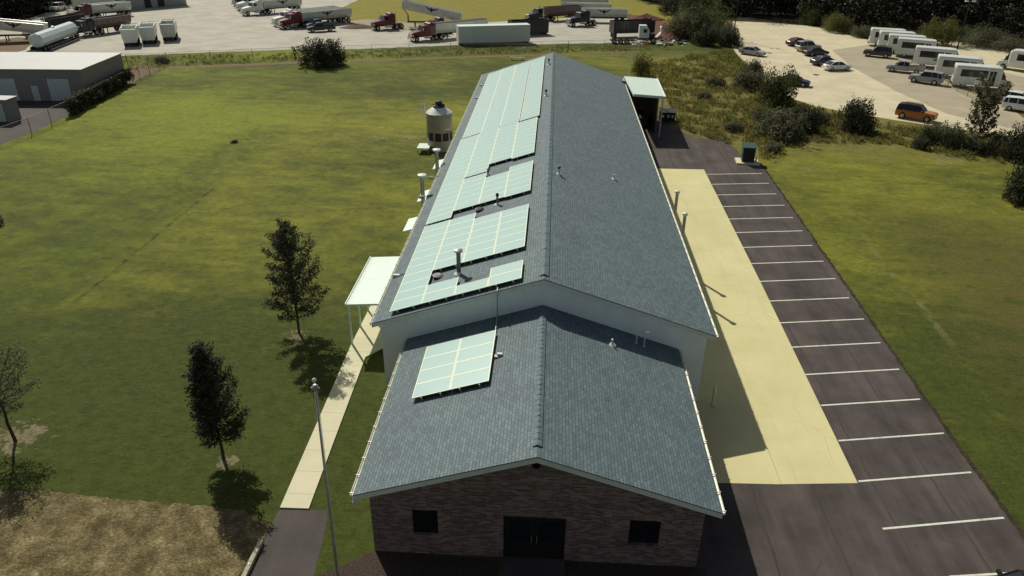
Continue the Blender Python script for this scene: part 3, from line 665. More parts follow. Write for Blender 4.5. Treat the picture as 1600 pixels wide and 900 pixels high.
# cooling tower bin at left
t = thing('grain_bin', 'round metal tank with conical top and dark louvres beside the left wall', 'tank', (-11.95, 77.9, 0))
R_ = 1.38
mb = MB(); mb.lathe([(R_, 2.1), (R_, 4.0), (R_+.03, 4.0), (R_+.03, 4.06), (R_-.02, 4.08)], n=32); mb.build('shell', M['silo'], t)
mb = MB(); mb.lathe([(R_, 0.05), (R_, 1.2)], n=32); mb.lathe([(R_-.12, 1.2), (R_-.12, 2.1)], n=32, m=1)
for k in range(10):
    a = k*pi/5; mb.box(R_-.1, R_+.02, -.07, .07, 1.2, 2.1, 0, Matrix.Rotation(a, 4, 'Z'))
mb.build('louvre_base', [M['silo'], M['silod']], t)
mb = MB(); mb.lathe([(R_+.02, 4.06), (.55, 4.72), (.5, 4.72)], n=32); mb.build('conical_top', M['ventw'], t)
mb = MB(); mb.lathe([(.66, 4.62), (.66, 4.80), (.36, 4.9), (.36, 5.22), (.25, 5.3)], n=18)
for k in range(6):
    a = k*pi/3; mb.box(.3, .62, -.03, .03, 4.75, 4.95, 0, Matrix.Rotation(a, 4, 'Z'))
mb.build('fan_housing', M['black'], t)
mb = MB()
for s in (-.2, .2): mb.tube((-R_-.15, s, 2.6), (-R_-.15, s, 5.0), .02, n=6); mb.tube((-R_-.55, s, 3.6), (-R_-.55, s, 4.9), .02, n=6)
for k in range(8): mb.tube((-R_-.15, -.2, 2.7+.3*k), (-R_-.15, .2, 2.7+.3*k), .015, n=6)
for z_ in (3.6, 4.2, 4.9): mb.path([(-R_-.15, -.2, z_), (-R_-.55, -.2, z_), (-R_-.55, .2, z_), (-R_-.15, .2, z_)], .02, 6)
mb.path([(-R_-.15, 0, 4.95), (-.6, 0, 4.75)], .03, 6); mb.build('ladder', M['ventw'], t)
t = thing('equipment_cover', 'flat white cover on short legs at the foot of the round metal tank', 'cover', (-13.6, 76.9, 0))
mb = MB(); mb.box(-.6, .7, -.9, .9, .55, .63); mb.build('cover_top', M['canopy'], t)
mb = MB()
for sx in (-.5, .6):
    for sy in (-.8, .8): mb.box(sx-.04, sx+.04, sy-.04, sy+.04, 0, .55)
mb.build('legs', M['steel'], t)
# transformer on pad
c = G(1168, 255); t = thing('transformer', 'green metal utility cabinet on a pale pad by the farthest parking stripe', 'utility cabinet', (c.x, c.y+.3, 0), -.1)
mb = MB(); mb.box(-1.15, 1.15, -.95, 1., 0, .16); mb.build('pad', M['walk'], t)
mb = MB(); mb.box(-.62, .62, -.55, .6, .162, 1.75); mb.build('cabinet', M['green'], t, bevel=.03)
mb = MB(); mb.add([(-.7, -.63, 1.75), (.7, -.63, 1.75), (.7, .66, 1.95), (-.7, .66, 1.95), (-.7, -.63, 1.70), (.7, -.63, 1.70), (.7, .66, 1.72), (-.7, .66, 1.72)],
    [(0, 1, 2, 3), (7, 6, 5, 4), (0, 4, 5, 1), (1, 5, 6, 2), (2, 6, 7, 3), (3, 7, 4, 0)]); fixn(mb.build('lid', M['green'], t))
mb = MB(); mb.box(-.55, .0, -.575, -.552, .3, 1.6); mb.box(.03, .55, -.575, -.552, .3, 1.6); mb.build('door', M['black'], t)
mb = MB(); mb.tube((.85, -.2, .16), (.85, -.2, .6), .09, n=10); mb.build('bollard_post', M['ventw'], t)
# dumpster
c = G(1041, 190); t = thing('dumpster', 'dark lidded dumpster beside the loading dock canopy', 'dumpster', (c.x+.1, c.y+.6, 0), -.04)
mb = MB(); mb.loft([[(-.95, y, z) for y, z in ((-.6, .15), (.55, .15), (.75, 1.25), (-.75, 1.1))], [(.95, y, z) for y, z in ((-.6, .15), (.55, .15), (.75, 1.25), (-.75, 1.1))]])
for x_ in (-.7, 0, .7): mb.box(x_-.04, x_+.04, -.76, -.70, .3, 1.1)
fixn(mb.build('bin', M['black'], t))
for s in (-1, 1):
    mb = MB(); a, b = sorted((s*.02, s*.97)); mb.add([(a, -.8, 1.13), (b, -.8, 1.13), (b, .8, 1.30), (a, .8, 1.30), (a, -.8, 1.17), (b, -.8, 1.17), (b, .8, 1.34), (a, .8, 1.34)],
        [(3, 2, 1, 0), (4, 5, 6, 7), (0, 1, 5, 4), (1, 2, 6, 5), (2, 3, 7, 6), (3, 0, 4, 7)]); mb.build('lid', M['emblem'], t)
mb = MB()
for x_ in (-.55, .1, .6): mb.box(x_-.12, x_+.12, -.775, -.765, .55, .85)
mb.build('sticker', M['trim'], t)
mb = MB()
for x_ in (-.8, .8):
    for y_ in (-.45, .45): mb.tube((x_-.04, y_, .08), (x_+.04, y_, .08), .08, n=10)
mb.build('caster', M['tyre'], t)
# bollard, timber, flagpole, drain covers, debris
c = G(1113, 633); t = thing('bollard', 'pale round bollard standing in the shade beside the hall', 'bollard', c)
mb = MB(); mb.lathe([(.09, 0), (.09, 1.2), (.06, 1.28), (.02, 1.3)], n=16); mb.build('post', M['grate'], t, smooth=False)
mb = MB(); mb.lathe([(.16, 0), (.16, .03), (.1, .05)], n=16); mb.build('base_plate', M['steel'], t)
a, b = G(386, 896), G(409, 848); d = (b-a); t = thing('parking_log', 'weathered timber edging beam beside the asphalt driveway', 'timber', (a.x, a.y, 0), atan2(d.y, d.x))
mb = MB(); mb.box(-1.6, d.length, -.1, .1, .005, .2); mb.build('beam', M['wood'], t, bevel=.02)
mb = MB(); mb.tube((d.length-.3, 0, .1), (d.length-.3, 0, .23), .02, n=8); mb.tube((.3, 0, .1), (.3, 0, .23), .02, n=8); mb.build('spike', M['steel'], t)
c = G(531, 930); hp = H(c.x, c.y, 598); t = thing('flagpole', 'tall metal flagpole with a white ball on top left of the brick building', 'flagpole', c, 0)
tx = G(490, 601, hp)          # the pole leans very slightly
lean = Vector((tx.x-c.x, 0, hp)); mb = MB(); mb.tube((0, 0, 0), lean*.985, .062, .036, 16); mb.build('pole', M['pole'], t, smooth=True)
mb = MB(); mb.lathe([(.01, -.08), (.045, -.065), (.07, -.03), (.074, 0), (.07, .035), (.045, .065), (.01, .095)], (lean.x, 0, lean.z+.1), 16); mb.build('ball', M['ventw'], t, smooth=True)
mb = MB(); mb.lathe([(.05, -.26), (.10, -.22), (.10, -.12), (.04, -.06)], (lean.x, 0, lean.z), 12); mb.tube((lean.x-.14, 0, lean.z-.2), (lean.x+.14, 0, lean.z-.2), .03, n=8); mb.build('truck', M['steel'], t)
mb = MB(); mb.tube((.1, -.02, 1.2), (lean.x*.97+.07, -.02, lean.z-.25), .008, n=5); mb.build('halyard', M['ventw'], t)
mb = MB(); mb.lathe([(.25, 0), (.25, .05), (.11, .18)], n=16); mb.build('collar', M['steel'], t)
c = G(366, 223); t = thing('grass_clump', 'small dark clump of weeds alone in the left lawn', 'plant', c)
# --------------------------------------------------------------- foliage
def leaf_quads(mb, blobs, n, size, rnd, up=.25, m=0):
    ws = [b[1][0]*b[1][1]*b[1][2] for b in blobs]; tot = sum(ws)
    for (c, r), wgt in zip(blobs, ws):
        for _ in range(max(3, int(n*wgt/tot))):
            while True:
                d = Vector((rnd.gauss(0, 1), rnd.gauss(0, 1), rnd.gauss(0, 1)))
                if d.length > .01: break
            d.normalize(); k = rnd.random()**.45
            p = Vector(c)+Vector((d.x*r[0], d.y*r[1], d.z*r[2]))*k
            nn = (d*.6+Vector((rnd.gauss(0, .6), rnd.gauss(0, .6), rnd.gauss(up, .5)))).normalized()
            u = nn.orthogonal().normalized(); a = rnd.random()*6.28; q = nn.cross(u); u, q = u*cos(a)+q*sin(a), q*cos(a)-u*sin(a)
            s = size*rnd.uniform(.6, 1.4)
            mb.add([p-u*s*.5, p+q*s*.28-nn*s*.08, p+u*s*.6, p-q*s*.28-nn*s*.08], [(0, 1, 2, 3)], m)
def branch_leaves(mb, brs, n, size, rnd):
    tot = sum((b-a).length for a, b in brs)
    for a, b in brs:
        d = b-a
        for _ in range(int(n*d.length/tot)):
            k = rnd.uniform(.12, 1.06); sg = .135*(1.25-.6*k)
            p = a+d*k+Vector((rnd.gauss(0, sg), rnd.gauss(0, sg), rnd.gauss(0, sg)))
            nn = Vector((rnd.gauss(0, .6), rnd.gauss(0, .6), rnd.gauss(.5, .5))).normalized()
            u = nn.orthogonal().normalized(); an = rnd.random()*6.28; q = nn.cross(u); u, q = u*cos(an)+q*sin(an), q*cos(an)-u*sin(an)
            s = size*rnd.uniform(.6, 1.4)
            mb.add([p-u*s*.5, p+q*s*.3-nn*s*.08, p+u*s*.6, p-q*s*.3-nn*s*.08], [(0, 1, 2, 3)])
def young_tree(base, hgt, spread, seed, label, dens, leaf='leafd', bias=0., leafs=.15, clear=.2, lean=.0, pyr=True, cat='tree', group=None, ups=.9):
    rnd = random.Random(seed); t = thing('tree', label, cat, base, 0, group)
    mb = MB(); N = 9; pts = [Vector((lean*sin(k/N*2)*.5+rnd.uniform(-.04, .04), rnd.uniform(-.04, .04), hgt*.97*k/N)) for k in range(N+1)]
    for k in range(N): mb.tube(pts[k], pts[k+1], max(.012, .085*(1-k/N)**.8), max(.01, .085*(1-(k+1)/N)**.8), 8, caps=False)
    brs = []; nb = int(44*dens**.3)
    for i in range(nb):
        f = clear+(1-clear)*(i+.5)/nb*.95; z = hgt*f; k = f*.97*N if f < 1 else N; kk = min(N-1, int(f/.97*N)); p0_ = pts[kk].lerp(pts[kk+1], f/.97*N-kk)
        a = i*2.4+rnd.uniform(-.4, .4)
        g = (f-clear)/(1-clear)
        prof = (sin(pi*min(1, g*.72+.26))**.8)*(1-g*.60) if pyr else 1; upk = ups*(.40+.85*g)
        L = spread*max(.18, prof)*rnd.uniform(.7, 1.15)*(1+bias*cos(a))
        dr = Vector((cos(a), sin(a), upk*rnd.uniform(.6, 1.1))); p1 = p0_+dr*L*.5; p2 = p0_+Vector((cos(a)*L, sin(a)*L, L*upk*rnd.uniform(.9, 1.4)))
        mb.tube(p0_, p1, .028, .018, 5, caps=False); mb.tube(p1, p2, .018, .006, 5, caps=False)
        brs.append((p0_, p2))
        for s_ in (.45, .7):
            q0 = p0_.lerp(p2, s_); a2 = a+rnd.choice((-1, 1))*rnd.uniform(.5, .9); l2 = L*.42
            brs.append((q0, q0+Vector((cos(a2)*l2, sin(a2)*l2, l2*upk*rnd.uniform(.8, 1.3)))))
    brs.append((pts[-2], pts[-1]+Vector((0, 0, .12))))
    mb.build('trunk', M['bark'], t)
    mb = MB(); branch_leaves(mb, brs, int(6500*dens), leafs*.78, rnd); mb.build('crown', M[leaf], t)
    return t
_g = G(468, 520)
young_tree(_g, H(_g.x, _g.y, 346), 2.15, 3, 'tallest young tree near the side canopy and walkway', 2.1, bias=.0, leafs=.15, clear=.13)
_g = G(349, 718)
young_tree(_g, H(_g.x, _g.y, 540), 1.38, 5, 'dense narrow young tree at the edge of the dry grass', 2.2, bias=.12, leafs=.15, clear=.15, ups=1.15)
_g = G(24, 690)
young_tree(_g, H(_g.x, _g.y, 548), 2.1, 8, 'sparse thin young tree cut by the left picture edge', .9, 'leafo', leafs=.12, clear=.33, ups=1.0)
def bush_mesh(seed, n=2600, size=.3, lumps=9, flat=1.):
    rnd = random.Random(seed); blobs = []
    for i in range(lumps):
        a = rnd.random()*6.28; d = rnd.random()**.6*.62; z = rnd.uniform(.14, .70)*(1.15-d*.5)
        r = rnd.uniform(.24, .42); blobs.append((Vector((cos(a)*d, sin(a)*d, z*flat)), (r, r, r*rnd.uniform(.8, 1.2)*flat)))
    blobs.append((Vector((0, 0, .36)), (.58, .58, .38)))
    for i in range(7):
        a = i*.9; blobs.append((Vector((cos(a)*.58, sin(a)*.58, .14)), (.26, .26, .17)))
    for i in range(lumps*3):   # sprigs breaking the outline
        a = rnd.random()*6.28; d = rnd.uniform(.4, .85); z = rnd.uniform(.3, 1.0)*(1.15-d*.5)
        blobs.append((Vector((cos(a)*d, sin(a)*d, z)), (.09, .09, .17)))
    mb = MB(); leaf_quads(mb, blobs, n, size, rnd)
    tk = MB()
    for i in range(6):
        a = rnd.random()*6.28; tk.tube((0, 0, -.02), (cos(a)*.35, sin(a)*.35, .6), .03, .01, 5)
    return mb, tk
_bc = {}
def bush(base, w_b, h_b, label, leaf='leafg', seed=0, n=2600, size=.13, group=None, name='bush', cat='bush', rz=None):
    key = (leaf, seed, n, size)
    t = thing(name, label, cat, base, rz if rz is not None else random.random()*6.28, group)
    if key not in _bc:
        mb, tk = bush_mesh(seed, int(n*1.7), size*.68)
        c_ = mb.build('foliage', M[leaf], t); s_ = tk.build('stem', M['bark'], t); _bc[key] = (c_.data, s_.data)
    else:
        for nm, me in zip(('foliage', 'stem'), _bc[key]):
            o = bpy.data.objects.new(nm, me); COL.objects.link(o); o.parent = t
    t.scale = (w_b/1.7, w_b/1.7, h_b)
    return t
bush(c, .9, .35, 'small dark clump of weeds alone in the left lawn', 'leafd', 31, 300, .3, name='weed_clump', cat='weeds')
bpy.data.objects.remove(bpy.data.objects['grass_clump'])
bush(G(502, 102), 8.2, 4.6, 'large dark round bush against the fence of the truck yard', 'leafd', 1, 5200, .085)
# shrubs by the right-hand lot: base px, width m, height m
BG = 'shrubs between the fields and the bus lot'
for i, (px, py, wb, hb, leaf, lab, sz) in enumerate((
    (1167, 137, 5.6, 3.4, 'leafo', 'greyish olive shrub leftmost of the group near the silver sedan', .1),
    (1208, 166, 5.8, 5.4, 'leafg', 'tallest green tree-like shrub hiding the rear of a navy sedan', .09),
    (1215, 214, 6.8, 3.6, 'leafo', 'broad grey-green shrub in front of the tallest green one', .1),
    (1252, 205, 4.6, 3.2, 'leafd', 'dark shrub right of the broad grey-green one', .11),
    (1338, 206, 4.8, 4.6, 'leafd', 'pointed dark evergreen shrub alone at the bus lot edge', .1),
    (1118, 135, 3.4, 1.7, 'leafo', 'low brownish shrub in the rough ground left of the group', .13),
    (1100, 155, 2.2, 1.1, 'leafo', 'smallest brown shrub in the rough ground above the dumpster', .15),
    (1148, 205, 2.6, 1.3, 'leafo', 'low thin shrub just left of the broad grey-green one', .14),
    (1001, 117, 3.6, 3.6, 'leafy', 'yellow-green sapling directly behind the loading dock canopy', .11),
    (1470, 225, 4.6, 2.8, 'leafo', 'olive shrub near the front of the orange vehicle', .1),
    (1437, 232, 2.2, 1.6, 'leafd', 'small dark shrub below the orange vehicle', .13),
    (1505, 235, 3.6, 2.0, 'leafo', 'low olive shrub left of the leafy sapling', .12),
    (1592, 250, 4.2, 4.4, 'leafd', 'dark tree-like shrub at the right edge below the vans', .1),
    (1605, 318, 4.6, 4.6, 'leafd', 'big dark bush cut by the right picture edge in the lawn', .1),
    (1140, 72, 4.6, 3.6, 'leafd', 'dark shrub at the foot of the left lamp pole', .1),
    (1098, 70, 5.6, 4.2, 'leafd', 'dark round shrub beside the red soil heap', .1),
    (1560, 232, 3.2, 2.2, 'leafo', 'low shrub right of the leafy sapling', .12),
    (1488, 232, 3.4, 2.4, 'leafd', 'dark low shrub filling the gap left of the leafy sapling', .11),
    (1532, 240, 3.6, 2.0, 'leafd', 'dark low shrub at the foot of the leafy sapling', .11),
    (1575, 246, 3.2, 2.4, 'leafo', 'olive shrub between the sapling and the right edge tree', .12),
    (1452, 222, 3.0, 2.0, 'leafg', 'green shrub just below the front of the orange vehicle', .11),
    (1285, 196, 3.0, 2.0, 'leafo', 'thin olive shrub between the dark shrub and the pointed evergreen', .12),
    (1178, 118, 4.2, 2.6, 'leafo', 'grey shrub touching the lot edge above the tallest green one', .11),
    (1190, 190, 3.6, 2.2, 'leafo', 'olive shrub in front of the tallest green one on its left', .12),
    (1205, 236, 2.6, 1.1, 'leafo', 'lowest scrub patch right of the utility cabinet', .14))):
    bush(G(px, py), wb, hb, lab, leaf, 10+i, 3400 if wb > 4 else 1500, sz, BG)
young_tree(G(1523, 228), 5.4, 1.5, 41, 'open leafy sapling in front of the vans at the right', .55, 'leafo', leafs=.34, clear=.1, ups=1.3, pyr=False)
bush(G(-3, 352), 1.0, 1.0, 'small dark sprout at the left picture edge', 'leafd', 31, 300, .3, name='weed_clump', cat='weeds')
# yard-side thicket
for i, (px, py, wb, hb, leaf, lab) in enumerate((
    (1068, 56, 11, 6.5, 'leafo', 'greyish thicket tree behind the red soil heap'), (1112, 58, 11, 7.5, 'leafg', 'large green thicket tree left of the lamp pole'),
    (1090, 36, 12, 8.5, 'leafg', 'tall green thicket tree at the back of the clump by the soil heap'), (1128, 66, 6.5, 4.2, 'leafo', 'pale olive thicket bush beside the silver sedan'),
    (1050, 22, 8, 5.5, 'leafd', 'dark thicket tree left of the greyish one'), (1130, 22, 9, 7, 'leafd', 'dark tall thicket tree behind the large green one'),
    (1309, 50, 6, 4.6, 'leafy', 'yellow-green shrub at the back edge of the bus lot'), (1294, 46, 4, 3.2, 'leafo', 'olive shrub left of the yellow-green one at the bus lot edge'),
    (1462, 70, 7, 6, 'leafy', 'bright yellow-green tree behind the white buses'), (1345, 58, 5, 2.6, 'leafo', 'low scrub at the back corner of the bus lot'),
    (1530, 72, 9, 4, 'leafo', 'olive scrub right of the tall lamp pole'), (1580, 80, 8, 3, 'leafo', 'dull scrub behind the van at the right edge'),
    (1490, 62, 8, 3.4, 'leafg', 'green scrub at the foot of the woods behind the buses'), (1265, 38, 7, 5, 'leafg', 'green tree at the woods edge above the parked cars'))):
    bush(G(px, py), wb, hb, lab, leaf, 60+i, 4200, .07, 'edge trees round the yards')
# hedge on the shed fence
rnd = random.Random(5)
mb = MB(); blobs = []
a, b = G(110, 181), G(203, 130)
for k in range(46):
    p = a.lerp(b, k/45); blobs.append((p+Vector((rnd.uniform(-.3, .3), rnd.uniform(-.2, .2), rnd.uniform(.5, 1.5))), (.7, .7, rnd.uniform(.5, .9))))
leaf_quads(mb, blobs, 12000, .24, rnd); t = thing('hedge', 'dark overgrown hedge climbing the fence beside the grey shed', 'hedge', a); t['worldspace'] = 1
mb.build('foliage', M['leafd'], t)
mb = MB(); blobs = [(a.lerp(b, k/45)+Vector((rnd.uniform(-.3, .3), rnd.uniform(-.3, .3), 2.0)), (.35, .35, .16)) for k in range(46)]
leaf_quads(mb, blobs, 1500, .25, rnd); mb.build('top_growth', M['leafo'], t)
bush(G(254, 98), 3.0, 1.3, 'scraggly weed bush at the corner of the long fence', 'leafd', 81, 500, .2)
# woods
def wood(name, region, label, n, hmin, hmax, seed):
    rnd = random.Random(seed); mb = MB(); trees = []
    for (x, y) in region(n, rnd):
        h = rnd.uniform(hmin, hmax); blobs = []
        for _ in range(9):
            blobs.append((Vector((x+rnd.gauss(0, h*.15), y+rnd.gauss(0, h*.15), h*rnd.uniform(.35, .95))), (h*.17, h*.17, h*.14)))
        blobs.append((Vector((x, y, h*.25)), (h*.28, h*.28, h*.28)))
        leaf_quads(mb, blobs, 1100, .62, rnd)
        mb.tube((x, y, 0), (x+rnd.uniform(-.5, .5), y, h*.8), .22, .08, 6, m=1)
    o = mb.build(name, [M['leafw'], M['bark']]); o['label'] = label; o['category'] = 'woods'; o['kind'] = 'stuff'; return o
def reg_poly(pts):
    P_ = [(p[0], p[1]) for p in pts]
    def inside(x, y):
        c_ = False; j = len(P_)-1
        for i in range(len(P_)):
            if (P_[i][1] > y) != (P_[j][1] > y) and x < (P_[j][0]-P_[i][0])*(y-P_[i][1])/(P_[j][1]-P_[i][1])+P_[i][0]: c_ = not c_
            j = i
        return c_
    def f(n, rnd):
        out = []; xs = [p[0] for p in P_]; ys = [p[1] for p in P_]; tries = 0
        while len(out) < n and tries < 60000:
            tries += 1; x, y = rnd.uniform(min(xs), max(xs)), rnd.uniform(min(ys), max(ys))
            if inside(x, y) and all((x-a)**2+(y-b)**2 > 16 for a, b in out): out.append((x, y))
        return out
    return f
A1, A2 = G(960, 3), G(1150, 24)
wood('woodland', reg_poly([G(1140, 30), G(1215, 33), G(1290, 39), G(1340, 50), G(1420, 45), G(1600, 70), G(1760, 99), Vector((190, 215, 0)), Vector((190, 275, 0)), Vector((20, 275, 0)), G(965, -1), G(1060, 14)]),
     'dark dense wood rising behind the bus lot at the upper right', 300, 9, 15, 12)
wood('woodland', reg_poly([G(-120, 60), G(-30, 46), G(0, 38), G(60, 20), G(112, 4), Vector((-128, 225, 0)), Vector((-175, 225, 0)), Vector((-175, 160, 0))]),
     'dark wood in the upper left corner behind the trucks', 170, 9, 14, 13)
struct(sheet('forest_floor', [G(-120, 64), G(-30, 50), G(0, 43), G(60, 24), G(118, 5), Vector((-128, 240, 0)), Vector((-220, 240, 0)), Vector((-220, 150, 0))], .0095, simple('leaf_litter', (.035, .032, .018), .95, .1, var=.4, sc=1), .3, 2))
struct(sheet('forest_floor', [G(1142, 33), G(1215, 36), G(1290, 42.5), G(1340, 54), G(1420, 49), G(1600, 74), G(1760, 102), Vector((220, 215, 0)), Vector((220, 300, 0)), Vector((20, 300, 0)), G(985, -3)], .009, simple('leaf_litter', (.035, .032, .018), .95, .1, var=.4, sc=1), .3, 2))
# weeds: rough ground tufts (nobody could count them)
def weeds(name, poly, n, size, label, mat, seed, hgt=.5):
    rnd = random.Random(seed); f = reg_poly(poly); xs = [p[0] for p in poly]; ys = [p[1] for p in poly]; mb = MB()
    P_ = [(p[0], p[1]) for p in poly]
    def inside(x, y):
        c_ = False; j = len(P_)-1
        for i in range(len(P_)):
            if (P_[i][1] > y) != (P_[j][1] > y) and x < (P_[j][0]-P_[i][0])*(y-P_[i][1])/(P_[j][1]-P_[i][1])+P_[i][0]: c_ = not c_
            j = i
        return c_
    k = 0
    from mathutils import noise as NZ
    while k < n:
        x, y = rnd.uniform(min(xs), max(xs)), rnd.uniform(min(ys), max(ys))
        if not inside(x, y): continue
        dn = NZ.noise(Vector((x*.35, y*.35, 3)))
        k += 1
        if dn < -.12 and rnd.random() < .8: continue
        h = hgt*rnd.uniform(.3, 1.)*(1+1.2*max(0, dn))
        for _ in range(5):
            a = rnd.random()*6.28; p = Vector((x+rnd.gauss(0, .15), y+rnd.gauss(0, .15), 0)); tip = p+Vector((cos(a)*h*.5, sin(a)*h*.5, h)); s_ = Vector((-sin(a), cos(a), 0))*size
            mid = p.lerp(tip, .55)+Vector((0, 0, h*.1))
            mb.add([p-s_*.4, p+s_*.4, mid+s_, tip, mid-s_], [(0, 1, 2, 3, 4)])
    o = mb.build(name, mat); o['label'] = label; o['category'] = 'weeds'; o['kind'] = 'stuff'; return o
weeds('rough_grass', [G(985, 108), G(1040, 96), G(1140, 78), G(1165, 100), G(1240, 160), G(1330, 184), G(1420, 200), G(1600, 228), G(1620, 262), G(1500, 248), G(1400, 226), G(1240, 222), G(1205, 262), G(1180, 235), G(1125, 222), G(1060, 200), G(1045, 160)],
      3800, .05, 'tall dry weeds over the rough ground below the bus lot', M['weed'], 3, .5)
weeds('rough_grass', [G(985, 108), G(1040, 96), G(1140, 78), G(1165, 100), G(1240, 160), G(1330, 184), G(1420, 200), G(1600, 228), G(1620, 262), G(1500, 248), G(1400, 226), G(1240, 222), G(1205, 262), G(1180, 235), G(1125, 222), G(1060, 200), G(1045, 160)],
      5000, .05, 'green weeds mixed through the rough ground below the bus lot', M['weedg'], 9, .5)
weeds('verge_grass', [G(180, 90), G(460, 84), G(720, 76), G(1040, 70), G(1050, 78), G(720, 86), G(460, 96), G(260, 104), G(200, 112)], 1600, .05, 'long grass along the chain link fence of the truck yard', M['weedg'], 4, .4)
struct(sheet('edging', [(21.13, 20), (20.98, 24), (20.98, 30), (21.43, 48), (21.73, 60), (22.08, 76), (22.3, 76), (21.93, 60), (21.63, 48), (21.2, 30), (21.2, 24), (21.4, 20)], .008, simple('edge_soil', (.045, .038, .024), .95, .1, var=.5, sc=4), .07, .3))
# ------------------------------------------------------------------ fences
def fence(name, pts, label, step, h=1.9, mesh=.35, r=.03, toprail=True):
    t = thing(name, label, 'fence', pts[0]); t['worldspace'] = 1
    wires = MB(); n_p = 0; rails = MB()
    for a, b in zip(pts[:-1], pts[1:]):
        a, b = Vector((a.x, a.y, 0)), Vector((b.x, b.y, 0)); L = (b-a).length; n = max(1, int(L/step)); d = (b-a)/L
        for k in range(n+1):
            if k == n and b != Vector((pts[-1].x, pts[-1].y, 0)): continue
            p = a+d*(L*k/n); mb = MB(); mb.tube(p, p+Vector((0, 0, h+.05)), r*1.3, n=6); mb.build('post', M['fencem'], t)
        rails.tube(a+Vector((0, 0, h)), b+Vector((0, 0, h)), .02, n=5)
        x = -h
        while x < L:
            for s in (0, 1):
                za, zb = (0.03, h) if s == 0 else (h, .03)
                u0, u1 = x, x+h
                if u0 < 0: za += (zb-za)*(-u0/h); u0 = 0
                if u1 > L: zb = za+(zb-za)*((L-u0)/(u1-u0)); u1 = L
                wires.tube(a+d*u0+Vector((0, 0, za)), a+d*u1+Vector((0, 0, zb)), .007, n=3, caps=False)
            x += mesh
    rails.build('top_rail', M['fencem'], t); wires.build('wire_mesh', M['fencem'], t); return t
fence('chain_link_fence', [G(262, 101), G(460, 92), G(640, 86), G(830, 82), G(1000, 78)], 'long chain link fence between the left field and the truck yard', 6.0, mesh=.5)
fence('chain_link_fence', [G(200, 104), G(262, 101)], 'short stretch of fence joining the grey shed corner to the long fence', 5.0, mesh=.5)
fence('chain_link_fence', [G(0, 229), G(50, 210), G(110, 182), G(203, 131), G(262, 101)], 'chain link fence running along the grey shed and side yard', 3.2, mesh=.35)
fence('chain_link_fence', [G(1412, 62), G(1500, 73), G(1600, 90), G(1700, 105)], 'fence behind the white buses at the foot of the woods', 5., mesh=.6)
fence('chain_link_fence', [G(1466, 128), G(1545, 168)], 'short low fence beside the vans near the nearest bus', 3., h=1.3, mesh=.4)
struct(sheet('side_yard', [G(-60, 165), G(0, 156), G(20, 156), G(140, 157), G(112, 178), G(50, 207), G(0, 226), G(-60, 255)], .01, M['drive'], .05, 1))
struct(sheet('soil_strip', [G(262, 104), G(460, 97), G(640, 91), G(830, 85), G(1000, 80), G(1000, 81.5), G(830, 87), G(640, 93.5), G(460, 99.5), G(262, 107)], .008, M['soil'], .12, .6))
struct(sheet('soil_strip', [G(200, 104), G(262, 103), G(240, 112), G(200, 132)], .0085, M['soil'], .3, .6))
# ------------------------------------------------------------------ sheds
def shed(corner, dx, dy, wd, dp, h, label, doors, name='metal_shed', roofm='shedroof', wallm='shed', slope=0.):
    t = thing(name, label, 'building', corner, atan2(dx[1], dx[0]))
    mb = MB(); mb.loft([[(0, y, 0), (-wd, y, 0), (-wd, y, h), (0, y, h)] for y in (0, dp)])
    for k in range(int(wd/.6)): mb.box(-k*.6-.03, -k*.6, -.02, 0, .1, h-.1)
    fixn(mb.build('wall', M[wallm], t))
    mb = MB(); mb.loft([[(.15, -.15, h), (-wd/2, -.15, h+slope), (-wd-.15, -.15, h), (-wd-.15, -.15, h+.1), (-wd/2, -.15, h+.12+slope), (.15, -.15, h+.1)], [(.15, dp+.15, h), (-wd/2, dp+.15, h+slope), (-wd-.15, dp+.15, h), (-wd-.15, dp+.15, h+.1), (-wd/2, dp+.15, h+.12+slope), (.15, dp+.15, h+.1)]])
    fixn(mb.build('roof', M[roofm], t))
    for x0_, x1_, z1_ in doors:
        mb = MB(); mb.box(-x1_, -x0_, -.06, -.025, .05, z1_)
        for k in range(1, 6): mb.box(-x1_+.02, -x0_-.02, -.068, -.06, z1_*k/6, z1_*k/6+.03)
        mb.build('roller_door', M['shdoor'], t)
    return t
cA = G(138, 158); cB = G(199, 128); hS = H(cA.x, cA.y, 109.5)
dd = (cB-cA); dep = dd.length; ang = atan2(dd.y, dd.x)-pi/2
print('shed', cA, cB, hS, dep)
shed(cA, (cos(ang), sin(ang)), 0, 24, dep, hS, 'large grey metal shed with pale roller doors in the upper left', [(1.9, 4.7, 2.9), (8.9, 11.6, 2.9), (6.1, 7.0, 2.0)], roofm='shedroof')
cA = G(19, 191); hS2 = H(cA.x, cA.y, 157)
shed(cA, (1, .0), 0, 8, 1.8, hS2, 'small shed with pale door cut by the left picture edge', [(.6, 3.0, 2.2)])
t = thing('fence_post', 'dark short post beside the small shed', 'post', G(25, 184)); mb = MB(); mb.tube((0, 0, 0), (0, 0, 1.3), .1, n=10); mb.build('post', M['door'], t); mb = MB(); mb.lathe([(.16, 1.3), (.16, 1.36), (.02, 1.42)], n=10); mb.build('cap', M['door'], t)
cA = G(187, 16); cB = G(292, 7); d_ = cB-cA
t = thing('metal_warehouse', 'pale metal warehouse cut by the top edge behind the trucks', 'building', cA, atan2(d_.y, d_.x)); L = d_.length
mb = MB(); mb.box(0, L, 0, 14, 0, 6); 
for k in range(int(L/.9)): mb.box(.4+k*.9, .45+k*.9, -.04, 0, .2, 5.8)
mb.build('wall', M['shedroof'], t)
mb = MB(); mb.loft([[(x_, -.3, 6), (x_, 7, 7.4), (x_, 14.3, 6), (x_, 14.3, 6.12), (x_, 7, 7.52), (x_, -.3, 6.12)] for x_ in (-.3, L+.3)]); fixn(mb.build('roof', M['shedroof'], t))
